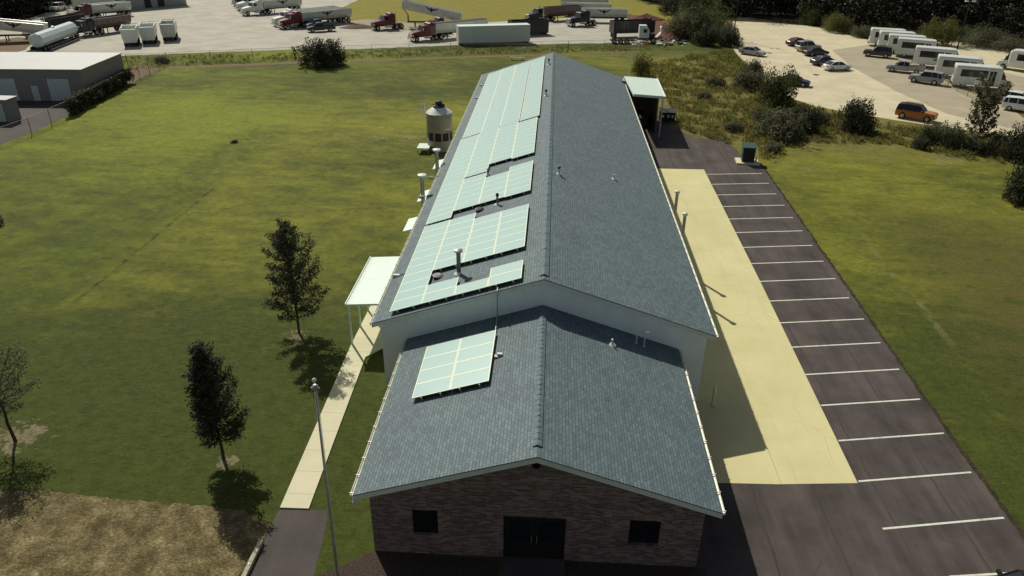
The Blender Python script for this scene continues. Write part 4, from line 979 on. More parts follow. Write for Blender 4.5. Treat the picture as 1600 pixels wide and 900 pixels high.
for a in (6.2, 9.5): 
    mb = MB(); mb.box(a, a+1.6, -.1, -.045, .05, 3.2); mb.build('door', M['door'], t)
# ------------------------------------------------------------------ vehicles
def add_wheel(t, x, y, r, w, name='wheel'):
    s = 1 if y > 0 else -1
    mb = MB(); prof = [(r*.62, -w/2), (r*.94, -w/2), (r, -w*.3), (r, w*.3), (r*.94, w/2), (r*.62, w/2)]
    n = 18; rot = Matrix.Translation((x, y, r)) @ Matrix.Rotation(pi/2, 4, 'X')
    vs = []; fs = []
    for rr, zz in prof: vs += [rot @ Vector((rr*cos(2*pi*i/n), rr*sin(2*pi*i/n), zz)) for i in range(n)]
    for k in range(len(prof)): k2 = (k+1) % len(prof); fs += [(k*n+i, k*n+(i+1) % n, k2*n+(i+1) % n, k2*n+i) for i in range(n)]
    mb.add(vs, fs); wh = fixn(mb.build(name, M['tyre'], t))
    mb = MB(); mb.tube((x, y-s*w*.1, r), (x, y+s*w*.42, r), r*.62, r*.58, 14); mb.tube((x, y+s*w*.42, r), (x, y+s*w*.5, r), r*.18, n=8)
    for k in range(5):
        a = k*2*pi/5; mb.tube((x+cos(a)*r*.35, y+s*w*.41, r+sin(a)*r*.35), (x+cos(a)*r*.35, y+s*w*.44, r+sin(a)*r*.35), r*.09, n=6, m=1)
    mb.build('rim', [M['rim'], M['tyre']], wh)
def sec(x, w, zb, zt, tuck=.9, top=.94):
    zm = zb+(zt-zb)*.55
    return [(x, -w*tuck, zb), (x, w*tuck, zb), (x, w, zb+(zt-zb)*.25), (x, w, zm), (x, w*top, zt), (x, -w*top, zt), (x, -w, zm), (x, -w, zb+(zt-zb)*.25)]
# profile: body stations (x, halfw, zb, zt); greenhouse stations (x, halfw, z) front->rear ; x forward
CARS = dict(
 sedan=dict(L=4.7, w=.9, body=[(-2.35, .78, .35, .78), (-2.25, .86, .25, .92), (-1.5, .9, .22, .96), (0, .9, .2, .92), (1.1, .9, .2, .92), (1.9, .87, .22, .80), (2.25, .8, .25, .68), (2.35, .7, .32, .58)],
    gh=[(-1.85, .94), (-1.05, 1.40), (-.3, 1.45), (.35, 1.41), (1.2, .92)], wb=(-1.38, 1.42), r=.33),
 suv=dict(L=4.75, w=.95, body=[(-2.35, .86, .4, .98), (-2.28, .93, .32, 1.08), (-1.4, .95, .34, 1.14), (0, .95, .33, 1.12), (1.0, .95, .33, 1.14), (1.95, .93, .36, 1.08), (2.3, .88, .4, 1.0), (2.38, .80, .45, .8)],
    gh=[(-2.28, 1.12), (-2.12, 1.76), (-1.0, 1.86), (.35, 1.82), (1.0, 1.12)], wb=(-1.42, 1.48), r=.42),
 pickup=dict(L=5.7, w=.98, body=[(-.62, .97, .35, 1.08), (-.1, .97, .35, 1.1), (1.5, .97, .33, 1.1), (2.4, .95, .36, 1.04), (2.78, .88, .4, .92), (2.86, .8, .45, .75)],
    gh=[(-.55, 1.1), (-.42, 1.72), (.2, 1.80), (.85, 1.76), (1.6, 1.1)], wb=(-1.75, 1.85), r=.40, bed=True),
 van=dict(L=5.1, w=.98, body=[(-2.5, .9, .4, 1.0), (-2.45, .96, .3, 1.08), (0, .98, .27, 1.08), (1.4, .97, .27, 1.05), (2.3, .9, .3, .88), (2.5, .8, .38, .66)],
    gh=[(-2.45, 1.08), (-2.3, 1.68), (-1., 1.78), (.6, 1.74), (1.75, 1.03)], wb=(-1.5, 1.5), r=.35))
def car(kind, col, label, cat, group, loc, rz, black_roof=False, rack=False):
    k = CARS[kind]; t = thing({'sedan': 'parked_car', 'suv': 'parked_suv', 'pickup': 'pickup_truck', 'van': 'minivan'}[kind], label, cat, loc, rz, group)
    mb = MB(); mb.loft([sec(*s) for s in k['body']])
    if k.get('bed'):
        for y in (-1, 1):
            a, b = sorted((y*.97, y*.90)); mb.box(-2.86, -.62, a, b, .45, 1.08)
        mb.box(-2.86, -.62, -.9, .9, .45, .62); mb.box(-2.86, -2.79, -.895, .895, .62, 1.06)
    gh = k['gh']; w0 = k['w']*.93
    tw = lambda z: w0-(z-gh[0][1])*.30
    # greenhouse glass
    g = MB(); base = min(z for _, z in gh)-.03
    g.loft([[(x, -w0*.985 if False else -tw(max(z, base+.05)) if False else -(w0-.02), base), (x, (w0-.02), base), (x, tw(z)-.02, z-.02), (x, -(tw(z)-.02), z-.02)] for x, z in gh])
    b = fixn(mb.build('body', M[col], t, bevel=.05))
    g_ = fixn(g.build('windows', M['glass'], t))
    # roof panel and pillars
    r = MB(); top = gh[1:4]
    r.loft([[(x, -tw(z), z-.03), (x, tw(z), z-.03), (x, tw(z)*.9, z+.02), (x, -tw(z)*.9, z+.02)] for x, z in top])
    for i in (0, 1, 2, 3):
        (xa, za), (xb, zb_) = gh[i], gh[i+1]
        if i in (0, 3):
            for y in (-1, 1): r.tube((xa, y*(w0-.02 if za < zb_-.2 or i == 0 else tw(za)-.02), za-.02), (xb, y*((tw(zb_)-.02) if i == 0 else (w0-.02)), zb_-.02), .045, n=5)
    xm = (gh[1][0]+gh[3][0])/2+.05
    for y in (-1, 1): r.tube((xm, y*(w0-.01), base+.02), (xm, y*(tw(gh[2][1])-.01), gh[2][1]-.02), .05, n=4)
    if kind in ('suv', 'van'):
        x2 = gh[1][0]+.45
        for y in (-1, 1): r.tube((x2, y*(w0-.01), base+.02), (x2, y*(tw(gh[2][1])-.01), gh[2][1]-.05), .07, n=4)
    r_ = r.build('roof_panel', M['blackp'] if black_roof else M[col], t)
    if rack:
        mb = MB()
        for y in (-.55, .55): mb.tube((-1.6, y, gh[2][1]+.09), (.3, y, gh[2][1]+.07), .025, n=6)
        for x in (-1.3, -.1): mb.tube((x, -.55, gh[2][1]+.09), (x, .55, gh[2][1]+.09), .025, n=6)
        mb.build('roof_rack', M['black'], t)
    for x in k['wb']:
        for y in (-1, 1): add_wheel(t, x, y*(k['w']-.10), k['r'], .24)
    fx = k['body'][-1][0]; rx = -2.86 if k.get('bed') else k['body'][0][0]; fz = k['body'][-1][3]+.02
    for y in (-1, 1):
        a, c_ = sorted((y*k['w']*.55, y*k['w']*.85))
        mb = MB(); mb.box(fx-.14, fx-.02, a, c_, fz-.12, fz+.06); mb.build('headlight', M['head'], t)
        mb = MB(); mb.box(rx-.015, rx+.12, a, c_, .72, .92); mb.build('taillight', M['tail'], t)
        mb = MB(); a, c_ = sorted((y*(k['w']-.02), y*(k['w']+.18))); mb.box(gh[-1][0]-.35, gh[-1][0]-.22, a, c_, gh[-1][1]+.02, gh[-1][1]+.17); mb.build('mirror', M[col], t)
    mb = MB(); mb.box(fx-.06, fx+.012, -.45, .45, .42, .60); mb.build('grille', M['black'], t)
    return t
def along(ra, fb, w=1.8):   # near-side contact line: rear pixel, front pixel -> centre, heading
    a, b = G(*ra), G(*fb); d = (b-a).normalized(); n = Vector((-d.y, d.x, 0))
    if n.y < 0: n = -n
    c_ = (a+b)/2+n*w/2; return (c_.x, c_.y, .016), atan2(d.y, d.x)
CG = 'cars parked in the bus lot'
for kind, col, ra, fb, lab, cat, br, rk in (
    ('sedan', 'silver', (1150, 84), (1193, 90), 'silver sedan parked alone near the lamp pole at the lot corner', 'car', 0, 0),
    ('sedan', 'darkred', (1233, 73.5), (1268, 71), 'dark red sedan at the far left of the parked row', 'car', 0, 0),
    ('suv', 'silver', (1245, 82), (1287, 80), 'silver estate with roof rails between the dark red and black sedans', 'car', 0, 1),
    ('sedan', 'blackp', (1257, 89), (1300, 87), 'black sedan in front of the silver estate', 'car', 0, 0),
    ('sedan', 'navy', (1272, 104), (1312, 101), 'dark sedan directly behind the white sedan', 'car', 0, 0),
    ('sedan', 'white', (1288, 112), (1335, 110), 'white sedan nearest in the small parked row', 'car', 0, 0),
    ('sedan', 'navy', (1218, 133), (1259, 137), 'navy sedan half hidden by the tallest shrub', 'car', 0, 0),
    ('suv', 'brown', (1391, 92), (1348, 88), 'dark brown off-roader parked by the row of buses', 'car', 0, 1),
    ('pickup', 'silver', (1438, 117), (1387, 112), 'pale silver pickup between two dark and grey cars by the buses', 'pickup', 0, 0),
    ('suv', 'grey', (1468, 135), (1418, 128), 'grey crossover in front of the nearest buses', 'car', 0, 0),
    ('suv', 'orange', (1399, 184), (1455, 193), 'orange off-roader with black roof at the grass edge', 'car', 1, 1),
    ('van', 'white', (1567, 172), (1625, 181), 'white van nearest the right picture edge', 'van', 0, 0),
    ('van', 'white', (1554, 161), (1612, 170), 'white van behind the nearest white van at the right edge', 'van', 0, 0)):
    p, rz = along(ra, fb); car(kind, col, lab, cat, CG, p, rz, br, rk)
p, rz = along((527, 49), (479, 51.5)); car('pickup', 'blackp', 'black pickup nearest in the truck yard above the round bush', 'pickup', 'pickups in the truck yard', p, rz)
p, rz = along((517, 43), (484, 46)); car('pickup', 'teal', 'teal pickup right behind the black pickup', 'pickup', 'pickups in the truck yard', p, rz)
for px, lab, col in ((76, 'dark', 'grey'), (91, 'white', 'white')):
    c = G(px, 17); car('suv', col, '%s car parked far away at the upper left wood edge' % lab, 'car', 'cars at the upper left wood edge', (c.x, c.y, .012), -1.5)
P_ = G(1524, 886, 1.75); car('suv', 'blackp', 'black car whose roof shows at the bottom right corner', 'car', None, (P_.x+1.9, P_.y-.75, .016), pi)
# cutaway minibuses
def minibus(label, loc, rz, group, sign=True):
    t = thing('minibus', label, 'minibus', loc, rz, group)
    mb = MB(); rs = [(-1.15, .45), (1.15, .45), (1.2, .7), (1.2, 2.55), (1.08, 2.82), (-1.08, 2.82), (-1.2, 2.55), (-1.2, .7)]
    mb.loft([[(x, y*s, z if z < 1 else .45+(z-.45)*s2) for y, z in rs] for x, s, s2 in ((-3.75, .96, .96), (-3.65, 1, 1), (1.7, 1, 1), (2.2, .97, .98), (2.45, .85, .93))])
    fixn(mb.build('body', M['white'], t, bevel=.04))
    mb = MB(); mb.loft([sec(2.2, .98, .4, 1.5), sec(2.9, .97, .4, 1.42), sec(3.3, .95, .42, 1.2), sec(3.75, .9, .45, 1.08), sec(3.9, .8, .5, .9)]); fixn(mb.build('hood', M['white'], t, bevel=.04))
    mb = MB(); mb.loft([[(2.3, -.98, 1.4), (2.3, .98, 1.4), (2.3, .95, 2.3), (2.3, -.95, 2.3)], [(3.15, -.9, 1.3), (3.15, .9, 1.3), (2.6, .85, 2.3), (2.6, -.85, 2.3)]]); fixn(mb.build('windshield', M['glass'], t))
    for y in (-1, 1):
        a, c_ = sorted((y*1.201, y*1.222)); mb = MB()
        mb.box(-2.95, 1.25 if y > 0 else .55, a, c_, 1.48, 2.38); mb.build('side_windows', M['glass'], t)
        mb = MB(); a2, c2 = sorted((y*.3, y*.95)); mb.box(-3.765, -3.74, a2, c2, 1.35, 2.35); mb.build('rear_window', M['glass'], t)
        mb = MB(); mb.box(-3.775, -3.72, y*1.0-.06, y*1.0+.06, .8, 1.3); mb.build('taillight', M['tail'], t)
        mb = MB(); a, c_ = sorted((y*.5, y*.85)); mb.box(3.74, 3.9, a, c_, .78, .98); mb.build('headlight', M['head'], t)
        mb = MB(); mb.path([(2.6, y*1.0, 1.7), (2.8, y*1.35, 1.8)], .02, 5); a, c_ = sorted((y*1.3, y*1.42)); mb.box(2.76, 2.84, a, c_, 1.55, 2.0); mb.build('mirror', M['black'], t)
        for x in (-2.2, 2.95): add_wheel(t, x, y*(1.0 if x > 0 else 1.02), .40, .28)
        mb = MB(); a, c_ = sorted((y*1.2015, y*1.215)); mb.box(-.75, .05, a, c_, 1.12, 1.27); mb.box(-.65, -.05, a, c_, 1.30, 1.36); mb.build('lettering_stripe', M['emblem'], t)
    mb = MB(); mb.box(.75, 1.65, -1.225, -1.201, .55, 2.35); d_ = mb.build('door', M['glass'], t)
    mb = MB()
    for x in (.73, 1.18, 1.63): mb.box(x, x+.05, -1.235, -1.226, .53, 2.37)
    mb.build('door_frame', M['white'], d_)
    mb = MB(); mb.box(-3.9, -3.72, -1.05, 1.05, .42, .58); mb.box(3.85, 3.98, -.85, .85, .48, .66); mb.build('bumper', M['black'], t)
    return t
BGp = 'white minibuses parked in a slanted row'
bl = [((1487, 135), (1570, 144), 'nearest white minibus with its dark door facing the camera'),
      ((1458, 119), (1540, 128), 'second nearest white minibus, just behind the nearest one'),
      ((1421, 103), (1502, 112), 'third white minibus, behind the silver pickup'),
      ((1394, 88), (1470, 96), 'fourth white minibus, behind the dark brown off-roader'),
      ((1380, 82), (1455, 89), 'fifth white minibus in the tightly packed rear of the row'),
      ((1366, 76), (1440, 82), 'sixth white minibus, last but one in the packed row'),
      ((1352, 71), (1425, 77), 'farthest white minibus at the far left of the row')]
first = None
for ra, fb, lab in bl:
    p, rz = along(ra, fb, 2.4); rz += .13
    if first is None: first = minibus(lab, p, rz, BGp); first.scale = (1, 1.1, 1.14)
    else: dup(first, p, rz, lab, BGp)
p, rz = along((1632, 117), (1562, 108), 2.4); dup(first, p, rz, 'white minibus facing left on its own at the right edge', BGp)
# ---- lorries
def tractor(col, label, loc, rz, group, sleeper=True, capcol=None):
    t = thing('truck_tractor', label, 'truck', loc, rz, group)
    mb = MB(); mb.box(-3.6, 3.1, -.42, -.30, .75, 1.0); mb.box(-3.6, 3.1, .30, .42, .75, 1.0); mb.box(-3.4, -1.6, -.5, .5, 1.0, 1.12); mb.build('chassis', M['frame'], t)
    mb = MB(); mb.loft([sec(.95, 1.0, .85, 2.0), sec(1.6, .98, .85, 1.92), sec(2.9, .82, .8, 1.72), sec(3.1, .75, .85, 1.6)])
    for y in (-1, 1):
        a, c_ = sorted((y*.55, y*1.18)); mb.loft([[(1.75, a, .95), (1.75, c_, .95), (1.75, c_, 1.0), (1.75, a, 1.0)], [(2.1, a, 1.18), (2.1, c_, 1.18), (2.1, c_, 1.24), (2.1, a, 1.24)], [(2.8, a, 1.15), (2.8, c_, 1.15), (2.8, c_, 1.2), (2.8, a, 1.2)], [(3.15, a, .6), (3.15, c_, .6), (3.2, c_, .65), (3.2, a, .65)]])
    fixn(mb.build('hood', M[col], t, bevel=.03))
    mb = MB(); mb.loft([[(x, -w_, .95), (x, w_, .95), (x, w_, 2.0), (x, w_*.92, zt), (x, -w_*.92, zt), (x, -w_, 2.0)] for x, w_, zt in ((-.5, 1.05, 2.9), (.6, 1.05, 2.88))]+[[(1.0, -1.03, .95), (1.0, 1.03, .95), (1.0, 1.0, 2.0), (.75, .9, 2.75), (.75, -.9, 2.75), (1.0, -1.0, 2.0)]])
    cb = fixn(mb.build('cab', M[capcol or col], t, bevel=.03))
    mb = MB(); mb.add([(1.03, -.85, 2.05), (1.03, .85, 2.05), (.80, .8, 2.65), (.80, -.8, 2.65), (.97, -.85, 2.05), (.97, .85, 2.05), (.74, .8, 2.65), (.74, -.8, 2.65)], [(0, 1, 2, 3), (7, 6, 5, 4), (0, 4, 5, 1), (1, 5, 6, 2), (2, 6, 7, 3), (3, 7, 4, 0)]); mb.build('windshield', M['glass'], cb)
    for y in (-1, 1):
        a, c_ = sorted((y*1.0, y*1.06)); mb = MB(); mb.box(-.15, .65, a, c_, 2.0, 2.6); mb.build('side_window', M['glass'], cb)
        mb = MB(); mb.tube((-1.9 if sleeper else -.7, y*.95, 1.0), (-1.9 if sleeper else -.7, y*.95, 3.4), .08, n=8); mb.build('exhaust_pipe', M['chrome'], t)
        mb = MB(); mb.tube((-.9, y*.9, .78), (.6, y*.9, .78), .30, n=12); mb.build('fuel_tank', M['chrome'], t)
        mb = MB(); a, c_ = sorted((y*.72, y*1.0)); mb.box(3.0, 3.16, a, c_, 1.1, 1.32); mb.build('headlight', M['head'], t)
        mb = MB(); a, c_ = sorted((y*1.12, y*1.3)); mb.box(.95, 1.03, a, c_, 1.9, 2.5); mb.build('mirror', M['chrome'], t)
        for x, yy, ww in ((2.35, 1.0, .3), (-1.95, .92, .5), (-3.1, .92, .5)): add_wheel(t, x, y*yy, .5, ww)
    if sleeper:
        mb = MB(); mb.loft([[(x, -1.1, 1.0), (x, 1.1, 1.0), (x, 1.1, 2.7), (x, .95, zt), (x, -.95, zt), (x, -1.1, 2.7)] for x, zt in ((-1.7, 3.1), (-.9, 3.3), (-.52, 3.15))]); fixn(mb.build('sleeper', M[col], t, bevel=.04))
    mb = MB(); mb.box(3.15, 3.32, -1.15, 1.15, .4, .75); mb.box(3.12, 3.17, -.5, .5, .85, 1.6); mb.build('bumper', M['chrome'], t)
    return t
def wings(mb, x, y, z, s, side):
    P2 = [(0, .34), (.10, .44), (.20, .26), (.34, .12), (1.5, .56), (1.32, .30), (1.08, .24), (1.02, .08), (.80, .06), (.68, -.10), (.42, -.12), (.24, -.22), (0, -.66)]
    full = [(a, b) for a, b in P2]+[(-a, b) for a, b in P2[-2:0:-1]]
    vs = [(x+a*s, y, z+b*s) for a, b in full]; n = len(vs); yy = y+.012*side
    mb.add(vs+[(v[0], yy, v[2]) for v in vs], [tuple(range(n)), tuple(range(2*n-1, n-1, -1))]+[(i, (i+1) % n, n+(i+1) % n, n+i) for i in range(n)])
def dump_trailer(label, loc, rz, group, L=10.5, col='trail', emblem=True, tilt=0., open_=True, name='dump_trailer', inner='frame'):
    t = thing(name, label, 'trailer', loc, rz, group)     # +x is forward; hinge at rear
    mb = MB(); mb.box(-L/2, L/2-1.5, -.5, -.38, .95, 1.15); mb.box(-L/2, L/2-1.5, .38, .5, .95, 1.15)
    for x in (-L/2+.2, 0, L/2-1.6): mb.box(x, x+.12, -.5, .5, .97, 1.13)
    mb.build('chassis', M['frame'], t)
    T = Matrix.Translation((-L/2, 0, 1.15)) @ Matrix.Rotation(-tilt, 4, 'Y')
    sp = lambda x, s=1.: [T @ Vector((x, y*s, z)) for y, z in ((-.7, .05), (.7, .05), (1.2, .7), (1.25, 1.75), (1.15, 1.75), (1.1, .75), (.62, .15), (-.62, .15), (-1.1, .75), (-1.15, 1.75), (-1.25, 1.75), (-1.2, .7))]
    mb = MB(); mb.loft([sp(0), sp(L-.3)]); tub = fixn(mb.build('tub', [M[col]], t))
    for x0_, x1_, nm_ in ((-.02, .05, 'end_gate'), (L-.32, L-.22, 'headboard')):
        mb = MB()
        q = [(-.7, .03), (.7, .03), (1.22, .7), (1.27, 1.78), (-1.27, 1.78), (-1.22, .7)]
        mb.loft([[T @ Vector((x0_, y, z)) for y, z in q], [T @ Vector((x1_, y, z)) for y, z in q]]); fixn(mb.build(nm_, M[col], t))
    mb = MB()
    for s in (-1, 1):
        for zz in (1.78,): mb.tube(T @ Vector((0, s*1.25, zz)), T @ Vector((L-.25, s*1.25, zz)), .06, n=6)
        n = int(L/1.1)
        for k in range(n):
            x = .5+k*(L-1.2)/(n-1); 
            if emblem and abs(x-L*.5) < 1.7: continue
            mb.tube(T @ Vector((x, s*1.24, .75)), T @ Vector((x, s*1.28, 1.74)), .035, n=5)
    mb.build('rib', M[col], t)
    if not open_:
        mb = MB(); mb.loft([[T @ Vector((x, y, z)) for y, z in ((-1.2, 1.8), (1.2, 1.8), (.7, 2.0), (-.7, 2.0))] for x in (0, L-.3)]); fixn(mb.build('tarp', M[inner], t))
    if emblem:
        for s in (-1, 1):
            mb = MB(); wings(mb, 0, 0, 0, .95, s); mb.v = [T @ (Vector((L*.5, s*1.262, 1.22))+Vector((v.x, v.y*s*s, v.z))) for v in mb.v]; fixn(mb.build('emblem', M['emblem'], t))
    for x in (-L/2+.9, -L/2+2.15):
        for y in (-1, 1): add_wheel(t, x, y*.95, .5, .5)
    for y in (-1, 1):
        mb = MB(); mb.box(L/2-3.2, L/2-3.05, y*.6-.06, y*.6+.06, .05, 1.1); mb.box(L/2-3.3, L/2-2.95, y*.6-.12, y*.6+.12, 0, .05); mb.build('landing_leg', M['frame'], t)
    if tilt:
        mb = MB(); tip = T @ Vector((L-.5, 0, .1)); mb.tube((L/2-1.7, 0, 1.1), (L/2-1.7, 0, 1.1+(tip.z-1.1)*.5), .14, n=8); mb.tube((L/2-1.7, 0, 1.1+(tip.z-1.1)*.5), tip, .09, n=8); mb.build('lift_cylinder', M['frame'], t)
    return t
YG = 'haulage trucks in the yard'; TG = 'dump trailers in the yard'
def rig(front, rear, ccol, clab, tlab, L=10.5, tcol='trail', emblem=True, sleeper=True, tilt=0., capcol=None, open_=True, trailer=True):
    a, b = G(*front), G(*rear); d = (a-b).normalized(); rz = atan2(d.y, d.x); n = Vector((-d.y, d.x, 0)); n = n if n.y > 0 else -n
    c_ = a-d*3.3+n*1.25
    if clab: tractor(ccol, clab, (c_.x, c_.y, .01), rz, YG, sleeper, capcol)
    if trailer:
        q = c_-d*(L/2+.4) if clab else (a+b)/2+n*1.25
        q2 = c_-d*(1.6+L/2) if clab else q
        dump_trailer(tlab, (q2.x, q2.y, .01), rz, TG, L, tcol, emblem, tilt, open_)
rig((111, 34), (170, 28), 'maroon', 'maroon truck with winged trailer beside the warehouse', 'pale winged trailer behind the maroon truck beside the warehouse', 9.0)
rig((115, 61), (167, 53), 'blackp', 'dark truck pulling the reddish open trailer', 'reddish open trailer behind the dark truck at left', 8.5, 'redbrown', False)
rig((50, 61), (112, 50), 'white', 'white truck beyond the pale tank in the left yard', 'dark trailer beyond the pale tank', 8.5, 'frame', False, False)
a = G(22, 66); t_ = dump_trailer('tipped winged trailer at the far left edge', (a.x, a.y+1.5, .01), radians(196), TG, 10., 'trail', True, .12)
rig((383, 26), (463, 18), 'white', 'nearest white truck of the three at top, left of centre', 'winged trailer behind the three white trucks', 10.5)
rig((375, 18), (450, 11), 'white', 'middle white truck of the three at top', '', trailer=False)
rig((370, 11), (440, 4), 'blackp', 'dark truck behind the three white trucks at top', 'far trailer at the top edge left of centre', 10, emblem=False)
rig((432, 43), (500, 36), 'white', 'white truck just behind the red one near the pickups', 'rear pale trailer behind the winged one by the pickups', 11, emblem=True)
rig((441, 47), (540, 36), 'red', 'red truck left of the two pickups', 'winged pale trailer behind the two pickups', 12.5, sleeper=True)
rig((585, 49), (646, 44), 'maroon', 'maroon truck under the raised winged trailer', 'raised winged dump trailer above the maroon truck', 11.0, tilt=.0, trailer=False)
a = G(655, 44); dump_trailer('raised winged dump trailer behind the maroon truck', (a.x+2.2, a.y+2.0, .01), radians(184), TG, 13., 'trail', True, .20)
rig((646, 67), (780, 53), 'red', 'red long-nosed truck nearest the fence', 'long pale trailer behind the nearest red truck', 12.5, emblem=False, open_=False)
rig((661, 57), (720, 52), 'maroon', 'dark red truck behind the nearest red truck', '', trailer=False)
rig((826, 36), (900, 31), 'blackp', 'black truck behind the black open container', 'dark dirty trailer behind the black container', 9.5, 'redbrown', False, False)
rig((891, 43), (967, 38), 'blackp', 'black truck with silver catwalk right of centre', '', trailer=False)
a = G(940, 37); dump_trailer('winged pale trailer beside the black truck right of centre', (a.x+.5, a.y+2.6, .01), radians(180), TG, 10.5)
a = G(915, 26); dump_trailer('middle of the three pale trailers stacked in depth right of centre', (a.x, a.y+1, .01), radians(180), TG, 12, emblem=False)
a = G(912, 19); dump_trailer('farthest of the three pale trailers right of centre', (a.x, a.y+2, .01), radians(180), TG, 12, emblem=False)
# end-on trailers
def end_on():
  for px, py, lab, sz in ((204, 74, 'left', 1), (232, 70, 'middle', 1), (264, 65, 'right', 0)):
    a = G(px, py); b = G(px+5, py-12); d = (b-a).normalized()
    t = thing('open_trailer', '%s of the three short pale open trailers seen end-on' % lab, 'trailer', (a.x, a.y+.4, .01), atan2(d.y, d.x), 'three short trailers parked end-on')
    mb = MB(); q = lambda s_: [(-1.05*s_, .75), (1.05*s_, .75), (1.28, 1.5), (1.28, 3.2), (1.18, 3.2), (1.16, 1.5), (.95, .9), (-.95, .9), (-1.16, 1.5), (-1.18, 3.2), (-1.28, 3.2), (-1.28, 1.5)]
    mb.loft([[(x, y, z) for y, z in q(1)] for x in (0, 5.6)]); fixn(mb.build('tub', M['white' if sz else 'trail'], t))
    for x in (-.08, 5.61):
        mb = MB(); mb.loft([[(xx, y, z) for y, z in ((-1.05, .72), (1.05, .72), (1.3, 1.5), (1.3, 3.05), (-1.3, 3.05), (-1.3, 1.5))] for xx in (x, x+.07)]); fixn(mb.build('end_gate' if x < 0 else 'headboard', M['white' if sz else 'trail'], t, bevel=.05))
    mb = MB()
    for y in (-1.3, 1.3): mb.tube((0, y, 3.2), (5.6, y, 3.2), .07, n=6)
    for x in (0, 5.6): mb.tube((x, -1.3, 3.2), (x, 1.3, 3.2), .07, n=6)
    mb.build('top_rail', M['canopy'], t)
    mb = MB(); mb.box(.1, 5.4, -.5, .5, .45, .72); mb.build('chassis', M['frame'], t)
    for x in (1.0, 2.2, 4.6):
        for y in (-1, 1): add_wheel(t, x, y*.98, .5, .45)
    for y in (-1, 1):
        mb = MB(); yy = sorted((y*.7, y*.95)); mb.box(-.1, -.04, yy[0], yy[1], .5, .62); mb.build('taillight', M['tail'], t)
end_on()
# pale tank on a chassis
a, b = G(60, 82), G(116, 60); d = (b-a).normalized()
t = thing('tank_trailer', 'pale blue tank lying on a bare chassis near the grey shed', 'trailer', ((a+b)/2), atan2(d.y, d.x)); L = (b-a).length
mb = MB(); n = 10
mb.loft([[(x, r*cos(2*pi*i/n+.3)*1.0, 1.9+r*sin(2*pi*i/n+.3)) for i in range(n)] for x, r in ((-L/2, 1.05), (-L/2+.3, 1.25), (L/2-.3, 1.25), (L/2, 1.0))]); fixn(mb.build('tank', M['tank'], t))
mb = MB()
for y in (-.6, .6): mb.box(-L/2-2.5, L/2+1, y-.08, y+.08, .45, .65)
for k in range(14): mb.box(-L/2-2.4+k*1.0, -L/2-2.25+k*1.0, -.6, .6, .47, .63)
for y in (-2.0, -1.3): mb.box(-L/2+.5, L/2+3.2, y-.06, y+.06, .25, .4)
for k in range(12): mb.box(-L/2+.6+k*1.0, -L/2+.72+k*1.0, -2.0, -1.3, .27, .38)
mb.build('chassis', M['frame'], t)
for x in (-L/2+.4, -L/2+1.6):
    for y in (-1, 1): add_wheel(t, x, y*.95, .48, .45)
mb = MB(); mb.lathe([(.25, 0), (.25, .2), (.1, .25)], (0, 0, 3.1), 12); mb.build('hatch', M['steel'], t)
# box containers
def box_body(label, a, b, h, col, roof=None, name='shipping_container', cat='container', open_=False, wd=2.5, z0=.35):
    d = (b-a); L = d.length; d.normalize(); t = thing(name, label, cat, ((a.x+b.x)/2, (a.y+b.y)/2, 0), atan2(d.y, d.x)); s = 1
    mb = MB()
    if open_:
        mb.box(-L/2, L/2, 0, wd, z0, z0+.1)
        for q in ((-L/2, L/2, 0, .08), (-L/2, L/2, wd-.08, wd), (-L/2, -L/2+.08, .083, wd-.083), (L/2-.08, L/2, .083, wd-.083)): mb.box(*q, z0+.103, h)
        for k in range(int(L/.8)): mb.box(-L/2+.3+k*.8, -L/2+.38+k*.8, -.07, -.003, z0, h)
    else:
        mb.box(-L/2, L/2, 0, wd, z0, h)
        for k in range(int(L/1.2)): mb.box(-L/2+.3+k*1.2, -L/2+.33+k*1.2, -.02, 0, z0+.1, h-.1)
    mb.build('body', M[col], t)
    if not open_:
        mb = MB(); mb.loft([[(x, -.03, h), (x, wd+.03, h), (x, wd+.0, h+.1), (x, 0, h+.1)] for x in (-L/2-.03, L/2+.03)]); fixn(mb.build('roof', M[roof or col], t))
        mb = MB(); mb.box(L*.0-.1, L*.09, -.045, -.022, z0+.35, z0+2.0); mb.build('side_door', M[col], t)
    mb = MB(); mb.box(-L/2+.3, -L/2+.8, .1, wd-.1, 0, z0-.003); mb.box(L/2-.8, L/2-.3, .1, wd-.1, 0, z0-.003); mb.build('skid', M['frame'], t)
    return t
box_body('long white storage trailer box behind the fence at centre', G(717, 71), G(828, 67.5), 3.3, 'white', 'canopy')
box_body('black open scrap container right of the white storage box', G(800, 57), G(857, 54), 2.9, 'blackp', open_=True)
box_body('black open container behind the dismantled white cab', G(958, 60), G(1022, 58), 3.2, 'blackp', open_=True, z0=.9)
box_body('long pale trailer box standing beside the warehouse', G(118, 21), G(184, 17), 3.4, 'trail', 'canopy')
